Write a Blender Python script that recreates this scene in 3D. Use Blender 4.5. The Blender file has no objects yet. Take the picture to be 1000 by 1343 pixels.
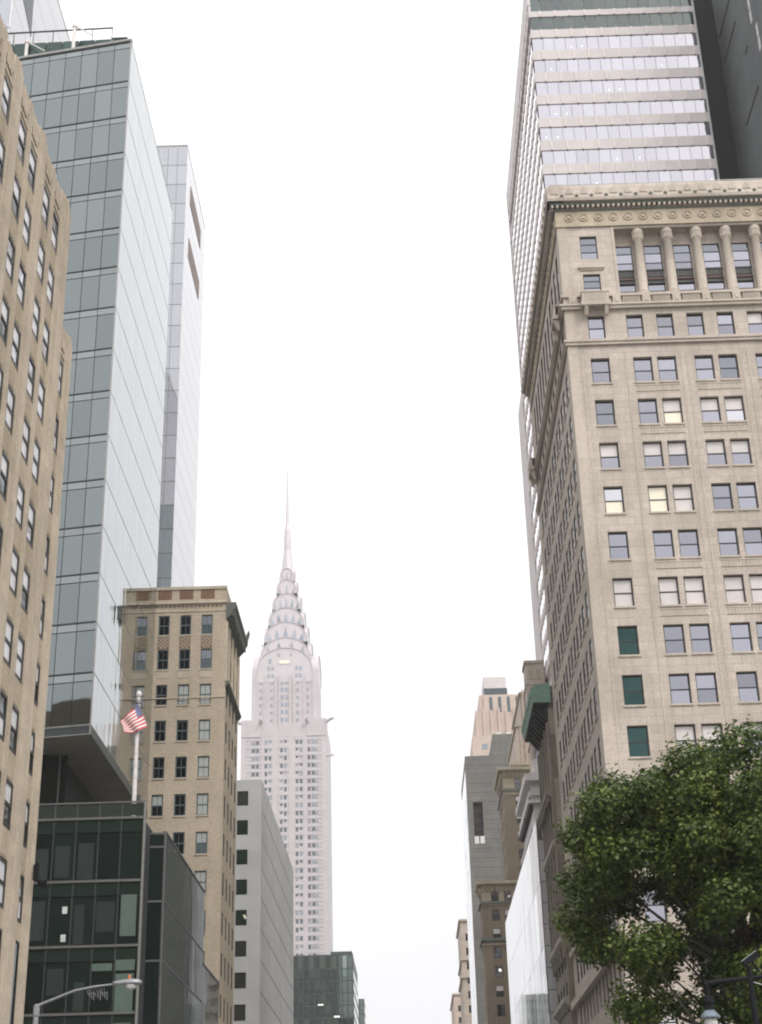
import bpy, math, random
import numpy as np
from mathutils import Matrix, Vector

random.seed(7)
rng = np.random.default_rng(11)
SC = bpy.context.scene
COL = SC.collection
R = math.radians

# ------------------------------------------------------------------ camera
cam_d = bpy.data.cameras.new('camera')
cam = bpy.data.objects.new('camera', cam_d)
COL.objects.link(cam)
SC.camera = cam
yaw, pitch, roll = R(-0.548), R(25.287), R(-1.578)
cy, sy, cp, sp = math.cos(yaw), math.sin(yaw), math.cos(pitch), math.sin(pitch)
fwd = Vector((sy * cp, cy * cp, sp))
rgt = Vector((cy, -sy, 0.0))
upv = rgt.cross(fwd)
r2 = rgt * math.cos(roll) + upv * math.sin(roll)
u2 = upv * math.cos(roll) - rgt * math.sin(roll)
cam.matrix_world = Matrix(((r2.x, u2.x, -fwd.x, 0.0), (r2.y, u2.y, -fwd.y, 0.0), (r2.z, u2.z, -fwd.z, 1.7), (0, 0, 0, 1)))
cam_d.sensor_fit = 'HORIZONTAL'
cam_d.sensor_width = 36.0
cam_d.lens = 36.0 * 1.9768
cam_d.clip_start = 0.1
cam_d.clip_end = 6000.0

# ------------------------------------------------------------------ sky, sun, exposure
SUN_AZ, SUN_EL = 148.0, 48.0          # azimuth clockwise from the street direction, elevation
w = bpy.data.worlds.new('World')
SC.world = w
w.use_nodes = True
nt = w.node_tree
nt.nodes.clear()
out = nt.nodes.new('ShaderNodeOutputWorld')
bg = nt.nodes.new('ShaderNodeBackground')
sky = nt.nodes.new('ShaderNodeTexSky')
sky.sky_type = 'NISHITA'
sky.sun_disc = False
sky.sun_elevation = R(SUN_EL)
sky.sun_rotation = R(SUN_AZ)
sky.air_density, sky.dust_density = 1.0, 4.0
# a closed overcast: the blue sky only tints an even layer of white cloud, a bit brighter overhead
tc = nt.nodes.new('ShaderNodeTexCoord')
sep = nt.nodes.new('ShaderNodeSeparateXYZ')
mr = nt.nodes.new('ShaderNodeMapRange')
mr.inputs['From Min'].default_value, mr.inputs['From Max'].default_value = 0.0, 1.0
mr.inputs['To Min'].default_value, mr.inputs['To Max'].default_value = 0.80, 1.55
cl = nt.nodes.new('ShaderNodeVectorMath'); cl.operation = 'SCALE'
cl.inputs[0].default_value = (0.985 / 0.1, 0.985 / 0.1, 1.0 / 0.1)
mx = nt.nodes.new('ShaderNodeMix'); mx.data_type = 'RGBA'
mx.inputs['Factor'].default_value = 0.92
nt.links.new(tc.outputs['Generated'], sep.inputs[0])
nt.links.new(sep.outputs['Z'], mr.inputs['Value'])
nt.links.new(mr.outputs[0], cl.inputs['Scale'])
nt.links.new(sky.outputs[0], mx.inputs['A'])
nt.links.new(cl.outputs[0], mx.inputs['B'])
nt.links.new(mx.outputs['Result'], bg.inputs['Color'])
bg.inputs['Strength'].default_value = 0.1
nt.links.new(bg.outputs[0], out.inputs['Surface'])

sun_d = bpy.data.lights.new('sun', 'SUN')
sun_d.energy = 1.5
sun_d.angle = R(24)
sun_d.color = (1.0, 0.955, 0.9)
sun = bpy.data.objects.new('sun', sun_d)
COL.objects.link(sun)
a, e = R(SUN_AZ), R(SUN_EL)
to_sun = Vector((math.sin(a) * math.cos(e), math.cos(a) * math.cos(e), math.sin(e)))
sun.rotation_euler = to_sun.to_track_quat('Z', 'Y').to_euler()
sun.location = to_sun * 60

SC.view_settings.view_transform = 'Standard'
SC.view_settings.look = 'None'
SC.view_settings.exposure = 0.28
SC.view_settings.gamma = 1.0
SC.view_settings.use_curve_mapping = False
SC.render.engine = 'CYCLES'
SC.cycles.max_bounces = 6
SC.cycles.diffuse_bounces = 3
SC.cycles.glossy_bounces = 4
SC.cycles.transmission_bounces = 4
SC.cycles.volume_bounces = 1
SC.cycles.transparent_max_bounces = 8
SC.cycles.use_denoising = True
SC.cycles.filter_width = 2.0


# ------------------------------------------------------------------ materials
def base_mat(name):
    m = bpy.data.materials.new(name)
    m.use_nodes = True
    n = m.node_tree
    return m, n, n.nodes['Principled BSDF']


def plain(name, c, rough=0.6, metal=0.0, spec=0.5, var=0.12, scale=3.0):
    """One paint / metal / cloth, with a little uneven wear."""
    m, n, b = base_mat(name)
    geo = n.nodes.new('ShaderNodeNewGeometry')
    no = n.nodes.new('ShaderNodeTexNoise'); no.inputs['Scale'].default_value = scale; no.inputs['Detail'].default_value = 4
    n.links.new(geo.outputs['Position'], no.inputs['Vector'])
    rp = n.nodes.new('ShaderNodeMapRange')
    rp.inputs['From Min'].default_value, rp.inputs['From Max'].default_value = 0.3, 0.7
    rp.inputs['To Min'].default_value, rp.inputs['To Max'].default_value = 1 - var, 1 + var
    n.links.new(no.outputs['Fac'], rp.inputs['Value'])
    vm = n.nodes.new('ShaderNodeVectorMath'); vm.operation = 'SCALE'
    vm.inputs[0].default_value = c
    n.links.new(rp.outputs[0], vm.inputs['Scale'])
    n.links.new(vm.outputs[0], b.inputs['Base Color'])
    b.inputs['Roughness'].default_value = rough
    b.inputs['Metallic'].default_value = metal
    b.inputs['Specular IOR Level'].default_value = spec
    return m


def stone(name, c, c2=None, bw=0.9, bh=0.45, joint=0.12, var=0.16, rough=0.85, bump=0.4, streak=0.5, msize=0.012):
    """Masonry: mottled colour, rain streaks and fine joints following x+y and z."""
    m, n, b = base_mat(name)
    c2 = c2 or tuple(x * 0.82 for x in c)
    N, L = n.nodes, n.links
    geo = N.new('ShaderNodeNewGeometry')
    sp_ = N.new('ShaderNodeSeparateXYZ'); L.new(geo.outputs['Position'], sp_.inputs[0])
    ad = N.new('ShaderNodeMath'); ad.operation = 'ADD'
    L.new(sp_.outputs['X'], ad.inputs[0]); L.new(sp_.outputs['Y'], ad.inputs[1])
    cb = N.new('ShaderNodeCombineXYZ'); L.new(ad.outputs[0], cb.inputs['X']); L.new(sp_.outputs['Z'], cb.inputs['Y'])
    br = N.new('ShaderNodeTexBrick')
    br.inputs['Scale'].default_value = 1.0
    br.inputs['Brick Width'].default_value = bw
    br.inputs['Row Height'].default_value = bh
    br.inputs['Mortar Size'].default_value = msize
    br.inputs['Mortar Smooth'].default_value = 0.3
    br.inputs['Bias'].default_value = 0.0
    br.inputs['Color1'].default_value = (0.0, 0.0, 0.0, 1)
    br.inputs['Color2'].default_value = (1.0, 1.0, 1.0, 1)
    br.inputs['Mortar'].default_value = (0.5, 0.5, 0.5, 1)
    L.new(cb.outputs[0], br.inputs['Vector'])
    n1 = N.new('ShaderNodeTexNoise'); n1.inputs['Scale'].default_value = 0.22; n1.inputs['Detail'].default_value = 6
    L.new(geo.outputs['Position'], n1.inputs['Vector'])
    mp = N.new('ShaderNodeMapping'); mp.inputs['Scale'].default_value = (1.7, 1.7, 0.12)
    L.new(geo.outputs['Position'], mp.inputs['Vector'])
    n2 = N.new('ShaderNodeTexNoise'); n2.inputs['Scale'].default_value = 1.0; n2.inputs['Detail'].default_value = 5
    L.new(mp.outputs[0], n2.inputs['Vector'])
    n3 = N.new('ShaderNodeTexNoise'); n3.inputs['Scale'].default_value = 6.0; n3.inputs['Detail'].default_value = 5
    L.new(geo.outputs['Position'], n3.inputs['Vector'])
    # mottling factor
    s1 = N.new('ShaderNodeMath'); s1.operation = 'MULTIPLY_ADD'
    L.new(n2.outputs['Fac'], s1.inputs[0]); s1.inputs[1].default_value = streak; L.new(n1.outputs['Fac'], s1.inputs[2])
    mrg = N.new('ShaderNodeMapRange'); mrg.interpolation_type = 'SMOOTHSTEP'
    mrg.inputs['From Min'].default_value = 0.5 + 0.5 * streak - 0.26
    mrg.inputs['From Max'].default_value = 0.5 + 0.5 * streak + 0.26
    L.new(s1.outputs[0], mrg.inputs['Value'])
    mixc = N.new('ShaderNodeMix'); mixc.data_type = 'RGBA'
    mixc.inputs['A'].default_value = (*c2, 1); mixc.inputs['B'].default_value = (*c, 1)
    L.new(mrg.outputs[0], mixc.inputs['Factor'])
    # block-to-block and grain brightness
    bs = N.new('ShaderNodeMapRange'); bs.inputs['To Min'].default_value = 1 - var * 0.5; bs.inputs['To Max'].default_value = 1 + var * 0.5
    L.new(br.outputs['Color'], bs.inputs['Value'])
    gs = N.new('ShaderNodeMapRange'); gs.inputs['From Min'].default_value = 0.3; gs.inputs['From Max'].default_value = 0.7
    gs.inputs['To Min'].default_value = 1 - var * 0.6; gs.inputs['To Max'].default_value = 1 + var * 0.6
    L.new(n3.outputs['Fac'], gs.inputs['Value'])
    jm = N.new('ShaderNodeMath'); jm.operation = 'MULTIPLY_ADD'
    L.new(br.outputs['Fac'], jm.inputs[0]); jm.inputs[1].default_value = -joint; jm.inputs[2].default_value = 1.0
    p1 = N.new('ShaderNodeMath'); p1.operation = 'MULTIPLY'; L.new(bs.outputs[0], p1.inputs[0]); L.new(gs.outputs[0], p1.inputs[1])
    p2 = N.new('ShaderNodeMath'); p2.operation = 'MULTIPLY'; L.new(p1.outputs[0], p2.inputs[0]); L.new(jm.outputs[0], p2.inputs[1])
    vm = N.new('ShaderNodeVectorMath'); vm.operation = 'SCALE'
    L.new(mixc.outputs['Result'], vm.inputs[0]); L.new(p2.outputs[0], vm.inputs['Scale'])
    L.new(vm.outputs[0], b.inputs['Base Color'])
    b.inputs['Roughness'].default_value = rough
    b.inputs['Specular IOR Level'].default_value = 0.25
    if bump:
        bp = N.new('ShaderNodeBump'); bp.inputs['Strength'].default_value = bump; bp.inputs['Distance'].default_value = 0.03
        L.new(p2.outputs[0], bp.inputs['Height'])
        L.new(bp.outputs[0], b.inputs['Normal'])
    return m


def glass(name, c, metal=1.0, rough=0.03, wave=0.02, wscale=(0.5, 0.5, 0.25), spec=0.5, var=0.06):
    """Coated, opaque-looking architectural glass: reflects, slightly wavy."""
    m, n, b = base_mat(name)
    N, L = n.nodes, n.links
    geo = N.new('ShaderNodeNewGeometry')
    mp = N.new('ShaderNodeMapping'); mp.inputs['Scale'].default_value = wscale
    L.new(geo.outputs['Position'], mp.inputs['Vector'])
    no = N.new('ShaderNodeTexNoise'); no.inputs['Scale'].default_value = 1.0; no.inputs['Detail'].default_value = 2
    L.new(mp.outputs[0], no.inputs['Vector'])
    bp = N.new('ShaderNodeBump'); bp.inputs['Strength'].default_value = 1.0; bp.inputs['Distance'].default_value = wave
    L.new(no.outputs['Fac'], bp.inputs['Height'])
    L.new(bp.outputs[0], b.inputs['Normal'])
    oi = N.new('ShaderNodeObjectInfo')
    mr_ = N.new('ShaderNodeMapRange'); mr_.inputs['To Min'].default_value = 1 - var; mr_.inputs['To Max'].default_value = 1 + var
    L.new(oi.outputs['Random'], mr_.inputs['Value'])
    vm = N.new('ShaderNodeVectorMath'); vm.operation = 'SCALE'; vm.inputs[0].default_value = c
    L.new(mr_.outputs[0], vm.inputs['Scale'])
    L.new(vm.outputs[0], b.inputs['Base Color'])
    b.inputs['Metallic'].default_value = metal
    b.inputs['Roughness'].default_value = rough
    b.inputs['Specular IOR Level'].default_value = spec
    return m


def glow(name, c, s):
    m, n, b = base_mat(name)
    b.inputs['Base Color'].default_value = (*c, 1)
    b.inputs['Emission Color'].default_value = (*c, 1)
    b.inputs['Emission Strength'].default_value = s
    return m


M = {}
M['limestone'] = stone('limestone', (0.565, 0.495, 0.43), (0.455, 0.395, 0.338), bw=1.3, bh=0.62, joint=0.16, streak=0.8, msize=0.03)
M['limestone_trim'] = stone('limestone_trim', (0.57, 0.50, 0.43), (0.46, 0.40, 0.338), bw=1.8, bh=9.0, joint=0.06)
M['limestone_frieze'] = stone('limestone_frieze', (0.55, 0.47, 0.36), (0.44, 0.37, 0.28), bw=1.2, bh=9.0, joint=0.1)
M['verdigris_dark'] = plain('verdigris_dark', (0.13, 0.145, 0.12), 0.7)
M['bronze_black'] = plain('bronze_black', (0.022, 0.022, 0.02), 0.45)
M['rust_red'] = plain('rust_red', (0.10, 0.045, 0.035), 0.6)
M['sash_dark'] = plain('sash_dark', (0.016, 0.02, 0.022), 0.45)
M['sash_black'] = plain('sash_black', (0.015, 0.017, 0.015), 0.4)
M['sash_blue'] = plain('sash_blue', (0.10, 0.14, 0.16), 0.5)
M['pane_sky'] = glass('pane_sky', (0.33, 0.33, 0.375), wave=0.004, var=0.22)
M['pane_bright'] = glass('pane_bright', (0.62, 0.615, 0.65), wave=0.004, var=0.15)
M['pane_grey'] = glass('pane_grey', (0.24, 0.25, 0.28), wave=0.004, var=0.12)
M['pane_teal'] = glass('pane_teal', (0.035, 0.075, 0.07), wave=0.02, var=0.2)
M['pane_side'] = glass('pane_side', (0.035, 0.042, 0.038), metal=0.0, wave=0.004, spec=0.25, var=0.3)
M['pane_dark'] = glass('pane_dark', (0.10, 0.12, 0.12), wave=0.01, var=0.25)
M['blind_pink'] = plain('blind_pink', (0.66, 0.61, 0.595), 0.3, spec=0.8, var=0.10, scale=0.6)
M['pane_painted_sky'] = plain('pane_painted_sky', (0.70, 0.69, 0.71), 0.25, spec=0.8, var=0.12, scale=1.3)  # white sky reflection on window panes, painted as a flat colour
M['blind_grey'] = plain('blind_grey', (0.45, 0.47, 0.45), 0.3, spec=0.8, var=0.05)
M['warm_room'] = glow('warm_room', (0.78, 0.72, 0.58), 0.16)
M['tan_brick'] = stone('tan_brick', (0.475, 0.40, 0.305), (0.37, 0.31, 0.23), bw=0.3, bh=0.09, joint=0.10, streak=0.8)
M['tan_trim'] = stone('tan_trim', (0.525, 0.45, 0.355), (0.42, 0.355, 0.275), bw=1.3, bh=0.6, joint=0.08, streak=0.8)
M['buff_brick'] = stone('buff_brick', (0.60, 0.51, 0.395), (0.49, 0.415, 0.315), bw=0.3, bh=0.09, joint=0.14, streak=0.4)
M['buff_trim'] = stone('buff_trim', (0.63, 0.55, 0.44), (0.52, 0.45, 0.355), bw=1.2, bh=0.6, joint=0.08)
M['red_brick'] = stone('red_brick', (0.28, 0.17, 0.11), (0.20, 0.12, 0.08), bw=0.3, bh=0.09)
M['tower_glass'] = glass('tower_glass', (0.215, 0.24, 0.243), wave=0.012, wscale=(0.35, 0.35, 0.2), var=0.09)
M['tower_glass_low'] = glass('tower_glass_low', (0.265, 0.285, 0.285), wave=0.012, wscale=(0.35, 0.35, 0.2), var=0.08)
M['tower_side_glass'] = glass('tower_side_glass', (0.36, 0.37, 0.37), wave=0.012, wscale=(0.8, 0.8, 0.12), var=0.03)
M['tower_side_glass'].node_tree.nodes['Principled BSDF'].inputs['Specular Tint'].default_value = (0.93, 0.95, 0.955, 1)
M['mullion_mid'] = plain('mullion_mid', (0.15, 0.155, 0.15), 0.4, metal=0.3)
M['mullion_dark'] = plain('mullion_dark', (0.045, 0.055, 0.055), 0.4, metal=0.3)
M['mullion_light'] = plain('mullion_light', (0.30, 0.30, 0.28), 0.4, metal=0.5)
M['core_dark'] = plain('core_dark', (0.03, 0.035, 0.035), 0.8)
M['soffit'] = plain('soffit', (0.30, 0.285, 0.24), 0.7, var=0.08, scale=0.6)
M['podium_glass'] = glass('podium_glass', (0.006, 0.013, 0.011), metal=0.0, wave=0.006, spec=0.22, var=0.35)
M['podium_glass_green'] = plain('podium_glass_green', (0.10, 0.15, 0.125), 0.25, spec=0.7, var=0.06)
M['podium_band'] = glass('podium_band', (0.012, 0.024, 0.020), metal=0.0, wave=0.004, rough=0.15, spec=0.25)
M['street_glass'] = glass('street_glass', (0.018, 0.03, 0.028), metal=0.0, spec=0.13, wave=0.005, wscale=(0.9, 0.9, 0.35), var=0.15)
_sg = M['street_glass'].node_tree
_mixs = _sg.nodes.new('ShaderNodeMixShader'); _mixs.inputs[0].default_value = 0.30
_dif = _sg.nodes.new('ShaderNodeBsdfDiffuse'); _dif.inputs['Color'].default_value = (0.016, 0.028, 0.025, 1)
_pb = _sg.nodes['Principled BSDF']; _pb.inputs['Metallic'].default_value = 1.0
for _l in list(_pb.inputs['Base Color'].links): _sg.links.remove(_l)
_pb.inputs['Base Color'].default_value = (0.85, 0.90, 0.89, 1)
_sg.links.new(_dif.outputs[0], _mixs.inputs[1]); _sg.links.new(_pb.outputs[0], _mixs.inputs[2])
_sg.links.new(_mixs.outputs[0], _sg.nodes['Material Output'].inputs['Surface'])
M['dark_blind'] = plain('dark_blind', (0.017, 0.027, 0.025), 0.6, spec=0.3, var=0.2, scale=0.7)
M['pale_side_glass'] = glass('pale_side_glass', (0.36, 0.345, 0.36), wave=0.006, wscale=(0.9, 0.9, 0.1), var=0.03)
M['rail_glass'] = glass('rail_glass', (0.03, 0.04, 0.037), metal=0.0, wave=0.004, spec=0.4)
M['paper'] = plain('paper', (0.55, 0.62, 0.58), 0.7)
M['green_screen'] = glass('green_screen', (0.05, 0.085, 0.075), metal=0.4, rough=0.2, wave=0.01, var=0.3)
M['white_paint'] = plain('white_paint', (0.72, 0.68, 0.66), 0.5)
M['grey_panel'] = stone('grey_panel', (0.56, 0.565, 0.565), (0.49, 0.495, 0.495), bw=3.0, bh=1.65, joint=0.15, streak=0.3, var=0.08)
M['joint_dark'] = plain('joint_dark', (0.10, 0.10, 0.10), 0.9)
M['dark_gap'] = plain('dark_gap', (0.010, 0.012, 0.013), 0.9, spec=0.1)
M['pale_brick'] = stone('pale_brick', (0.56, 0.515, 0.525), (0.50, 0.458, 0.47), bw=1.2, bh=0.4, joint=0.05, var=0.08)
M['grey_brick'] = plain('grey_brick', (0.30, 0.29, 0.30), 0.8)
M['crown_steel'] = plain('crown_steel', (0.56, 0.515, 0.53), 0.4, metal=0.12, var=0.06, scale=0.3)
M['crown_rib'] = plain('crown_rib', (0.49, 0.455, 0.47), 0.5, metal=0.1)
M['far_pane'] = glass('far_pane', (0.10, 0.125, 0.14), wave=0.0, var=0.2)
M['far_pane_light'] = glass('far_pane_light', (0.34, 0.37, 0.42), wave=0.0, var=0.2)
M['green_glass'] = glass('green_glass', (0.12, 0.16, 0.145), wave=0.0, var=0.1)
M['green_glass_b'] = glass('green_glass_b', (0.17, 0.23, 0.20), wave=0.0, var=0.1)
M['green_glass_c'] = glass('green_glass_c', (0.26, 0.31, 0.28), wave=0.0, var=0.1)
M['green_frame'] = plain('green_frame', (0.03, 0.05, 0.043), 0.5)
M['travertine'] = stone('travertine', (0.70, 0.65, 0.64), (0.64, 0.595, 0.585), bw=2.0, bh=1.6, joint=0.08, var=0.08, streak=0.2)
M['travertine_fin'] = plain('travertine_fin', (0.74, 0.66, 0.62), 0.6, var=0.05)
M['band_glass'] = glass('band_glass', (0.50, 0.49, 0.535), wave=0.006, wscale=(0.4, 0.4, 0.4), var=0.06)
M['side_band_glass'] = glass('side_band_glass', (0.78, 0.77, 0.80), wave=0.004, wscale=(0.4, 0.4, 0.4), var=0.03)
M['band_glass_green'] = glass('band_glass_green', (0.13, 0.15, 0.147), wave=0.004, var=0.08)
M['lamp_white'] = glow('lamp_white', (1.0, 0.97, 0.9), 1.1)
M['slate_wall'] = stone('slate_wall', (0.135, 0.148, 0.15), (0.10, 0.11, 0.113), bw=2.6, bh=0.16, joint=0.25, streak=0.1, var=0.25)
M['louvre_tan'] = plain('louvre_tan', (0.45, 0.38, 0.35), 0.7)
M['white_panel_glass'] = glass('white_panel_glass', (0.62, 0.62, 0.64), wave=0.010, wscale=(0.9, 0.9, 0.1), var=0.02)
M['pale_glass'] = glass('pale_glass', (0.43, 0.44, 0.465), wave=0.004, var=0.05)
M['pale_glass_reflection'] = glass('pale_glass_reflection', (0.23, 0.27, 0.28), wave=0.012, var=0.12)  # darker panes: reflection of a dark building put into the colour
M['brown_stone'] = stone('brown_stone', (0.26, 0.225, 0.18), (0.19, 0.165, 0.13), bw=0.6, bh=0.3)
M['brown_trim'] = stone('brown_trim', (0.40, 0.37, 0.305), (0.32, 0.295, 0.24), bw=0.9, bh=0.5)
M['copper_green'] = plain('copper_green', (0.19, 0.31, 0.25), 0.65, var=0.2)
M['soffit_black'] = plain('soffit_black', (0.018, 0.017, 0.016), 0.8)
M['dark_brick'] = stone('dark_brick', (0.25, 0.20, 0.145), (0.18, 0.14, 0.10), bw=0.3, bh=0.09, streak=0.3)
M['dark_brick_trim'] = stone('dark_brick_trim', (0.42, 0.365, 0.27), (0.33, 0.285, 0.21), bw=0.9, bh=0.5)
M['slab_grey'] = stone('slab_grey', (0.20, 0.195, 0.18), (0.165, 0.16, 0.15), bw=2.2, bh=2.05, joint=0.3, var=0.1, streak=0.2, msize=0.05)
M['pink_brick'] = stone('pink_brick', (0.60, 0.49, 0.42), (0.52, 0.42, 0.355), bw=1.0, bh=0.4, var=0.1)
M['gothic_tan'] = stone('gothic_tan', (0.52, 0.44, 0.37), (0.43, 0.36, 0.30), bw=1.0, bh=0.4)
M['pale_stone'] = stone('pale_stone', (0.68, 0.65, 0.63), (0.58, 0.555, 0.54), bw=1.2, bh=0.5)
M['asphalt'] = plain('asphalt', (0.05, 0.05, 0.05), 0.9, var=0.25, scale=2.0)
M['concrete'] = stone('concrete', (0.32, 0.31, 0.29), (0.25, 0.245, 0.23), bw=1.5, bh=1.5, joint=0.3)
M['earth'] = plain('earth', (0.12, 0.115, 0.10), 0.95, var=0.3, scale=0.05)
M['road_paint'] = plain('road_paint', (0.75, 0.75, 0.72), 0.7)
M['galvanised'] = plain('galvanised', (0.30, 0.30, 0.31), 0.45, metal=0.6, var=0.2, scale=9.0)
M['lamp_lens'] = plain('lamp_lens', (0.55, 0.55, 0.52), 0.2, spec=0.8)
M['orange'] = plain('orange', (0.6, 0.18, 0.05), 0.5)
M['lamp_iron'] = plain('lamp_iron', (0.012, 0.013, 0.015), 0.7, spec=0.15)
M['lamp_cap'] = plain('lamp_cap', (0.16, 0.20, 0.24), 0.35, metal=0.3)
M['bark'] = stone('bark', (0.13, 0.115, 0.085), (0.07, 0.062, 0.05), bw=0.4, bh=0.7, joint=0.2, var=0.4)
M['flag_red'] = plain('flag_red', (0.58, 0.10, 0.11), 0.8, var=0.08)
M['flag_white'] = plain('flag_white', (0.78, 0.74, 0.72), 0.8, var=0.05)
M['flag_blue'] = plain('flag_blue', (0.11, 0.14, 0.30), 0.8, var=0.08)
M['roofing'] = plain('roofing', (0.14, 0.14, 0.135), 0.9)

lm, ln, lb = base_mat('leaf')
_g = ln.nodes.new('ShaderNodeNewGeometry')
_n = ln.nodes.new('ShaderNodeTexNoise'); _n.inputs['Scale'].default_value = 0.55; _n.inputs['Detail'].default_value = 3
ln.links.new(_g.outputs['Position'], _n.inputs['Vector'])
_a = ln.nodes.new('ShaderNodeMath'); _a.operation = 'MULTIPLY_ADD'
ln.links.new(_g.outputs['Random Per Island'], _a.inputs[0]); _a.inputs[1].default_value = 0.7
ln.links.new(_n.outputs['Fac'], _a.inputs[2])
_r = ln.nodes.new('ShaderNodeValToRGB')
_r.color_ramp.elements[0].position = 0.3; _r.color_ramp.elements[0].color = (0.042, 0.074, 0.018, 1)
_r.color_ramp.elements[1].position = 1.1; _r.color_ramp.elements[1].color = (0.19, 0.225, 0.045, 1)
_e = _r.color_ramp.elements.new(0.75); _e.color = (0.09, 0.138, 0.028, 1)
_sc = ln.nodes.new('ShaderNodeMath'); _sc.operation = 'MULTIPLY'; _sc.inputs[1].default_value = 0.85
ln.links.new(_a.outputs[0], _sc.inputs[0])
ln.links.new(_sc.outputs[0], _r.inputs[0])
ln.links.new(_r.outputs[0], lb.inputs['Base Color'])
lb.inputs['Roughness'].default_value = 0.45
lb.inputs['Specular IOR Level'].default_value = 0.4
_t = ln.nodes.new('ShaderNodeBsdfTranslucent')
ln.links.new(_r.outputs[0], _t.inputs['Color'])
_m = ln.nodes.new('ShaderNodeMixShader'); _m.inputs[0].default_value = 0.22
ln.links.new(lb.outputs[0], _m.inputs[1]); ln.links.new(_t.outputs[0], _m.inputs[2])
ln.links.new(_m.outputs[0], ln.nodes['Material Output'].inputs['Surface'])
M['leaf'] = lm


# ------------------------------------------------------------------ mesh helpers
class MB:
    def __init__(s):
        s.v, s.f, s.m = [], [], []
        s.T = None

    def add(s, verts, faces, mi=0):
        k = len(s.v)
        if s.T:
            ox, oy, oz, c, sn = s.T
            verts = [(ox + x * c - y * sn, oy + x * sn + y * c, z + oz) for x, y, z in verts]
        s.v += verts
        for f in faces:
            s.f.append(tuple(i + k for i in f)); s.m.append(mi)

    def at(s, ox=0, oy=0, rz=0, oz=0):
        s.T = (ox, oy, oz, math.cos(rz), math.sin(rz)); return s

    def quad(s, a, b, c, d, mi=0):
        s.add([a, b, c, d], [(0, 1, 2, 3)], mi)

    def box(s, x0, x1, y0, y1, z0, z1, mi=0):
        s.add([(x0, y0, z0), (x1, y0, z0), (x1, y1, z0), (x0, y1, z0), (x0, y0, z1), (x1, y0, z1), (x1, y1, z1), (x0, y1, z1)],
              [(0, 3, 2, 1), (4, 5, 6, 7), (0, 1, 5, 4), (1, 2, 6, 5), (2, 3, 7, 6), (3, 0, 4, 7)], mi)
        return s

    def tube(s, p0, p1, r0, r1=None, n=8, mi=0):
        r1 = r0 if r1 is None else r1
        p0, p1 = Vector(p0), Vector(p1)
        d = (p1 - p0).normalized()
        a_ = d.orthogonal().normalized(); b_ = d.cross(a_)
        vs = []
        for p, r in ((p0, r0), (p1, r1)):
            for i in range(n):
                t = 2 * math.pi * i / n
                vs.append(tuple(p + a_ * (r * math.cos(t)) + b_ * (r * math.sin(t))))
        fs = [(i, (i + 1) % n, n + (i + 1) % n, n + i) for i in range(n)]
        fs += [tuple(range(n))[::-1], tuple(range(n, 2 * n))]
        s.add(vs, fs, mi); return s

    def path(s, pts, rad, n=8, mi=0):
        for i in range(len(pts) - 1):
            r0 = rad[i] if isinstance(rad, (list, tuple)) else rad
            r1 = rad[i + 1] if isinstance(rad, (list, tuple)) else rad
            s.tube(pts[i], pts[i + 1], r0, r1, n, mi)
        return s

    def lathe(s, prof, cx=0, cy_=0, n=12, mi=0):
        vs, fs = [], []
        for r, z in prof:
            for i in range(n):
                t = 2 * math.pi * i / n
                vs.append((cx + r * math.cos(t), cy_ + r * math.sin(t), z))
        for k in range(len(prof) - 1):
            for i in range(n):
                fs.append((k * n + i, k * n + (i + 1) % n, (k + 1) * n + (i + 1) % n, (k + 1) * n + i))
        fs.append(tuple(range(n))[::-1]); fs.append(tuple(range((len(prof) - 1) * n, len(prof) * n)))
        s.add(vs, fs, mi); return s

    def prism_xz(s, poly, y0, y1, mi=0):
        n = len(poly)
        s.add([(x, y0, z) for x, z in poly] + [(x, y1, z) for x, z in poly],
              [tuple(range(n)), tuple(range(n, 2 * n))[::-1]] + [(i, n + i, n + (i + 1) % n, (i + 1) % n) for i in range(n)], mi); return s

    def prism_yz(s, poly, x0, x1, mi=0):
        n = len(poly)
        s.add([(x0, y, z) for y, z in poly] + [(x1, y, z) for y, z in poly],
              [tuple(range(n)), tuple(range(n, 2 * n))[::-1]] + [(i, n + i, n + (i + 1) % n, (i + 1) % n) for i in range(n)], mi); return s

    def mesh(s, name, mats):
        me = bpy.data.meshes.new(name)
        me.from_pydata(s.v, [], s.f)
        for m in (mats if isinstance(mats, (list, tuple)) else [mats]):
            me.materials.append(M[m])
        if any(s.m):
            me.polygons.foreach_set('material_index', s.m)
        me.update()
        return me

    def build(s, name, mats, parent=None, loc=(0, 0, 0), rz=0.0, kind=None, label=None):
        return place(s.mesh(name, mats), name, parent, loc, rz, kind, label)


def place(me, name, parent=None, loc=(0, 0, 0), rz=0.0, kind=None, label=None):
    o = bpy.data.objects.new(name, me)
    COL.objects.link(o)
    o.location = loc
    o.rotation_euler = (0, 0, rz)
    if parent: o.parent = parent
    if kind: o['kind'] = kind
    if label: o['label'] = label
    return o


def thing(name, loc, label, cat, group=None, rz=0):
    o = bpy.data.objects.new(name, None)
    o.empty_display_size = 1.0
    COL.objects.link(o)
    o.location = loc
    o.rotation_euler = (0, 0, rz)
    o['label'] = label; o['category'] = cat
    if group: o['group'] = group
    return o


def tag(o, label, cat, group=None):
    o['label'] = label; o['category'] = cat
    if group: o['group'] = group
    return o


class Face:
    """A facade frame: local u runs right as seen from outside, v is height, +y goes inwards."""
    def __init__(s, ox, oy, rz): s.ox, s.oy, s.rz, s.c, s.s = ox, oy, rz, math.cos(rz), math.sin(rz)
    def pt(s, u, d, z): return (s.ox + u * s.c - d * s.s, s.oy + u * s.s + d * s.c, z)


FRONT, EAST, WEST = 0.0, R(90), R(-90)      # facing the camera, facing right, facing left


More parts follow.
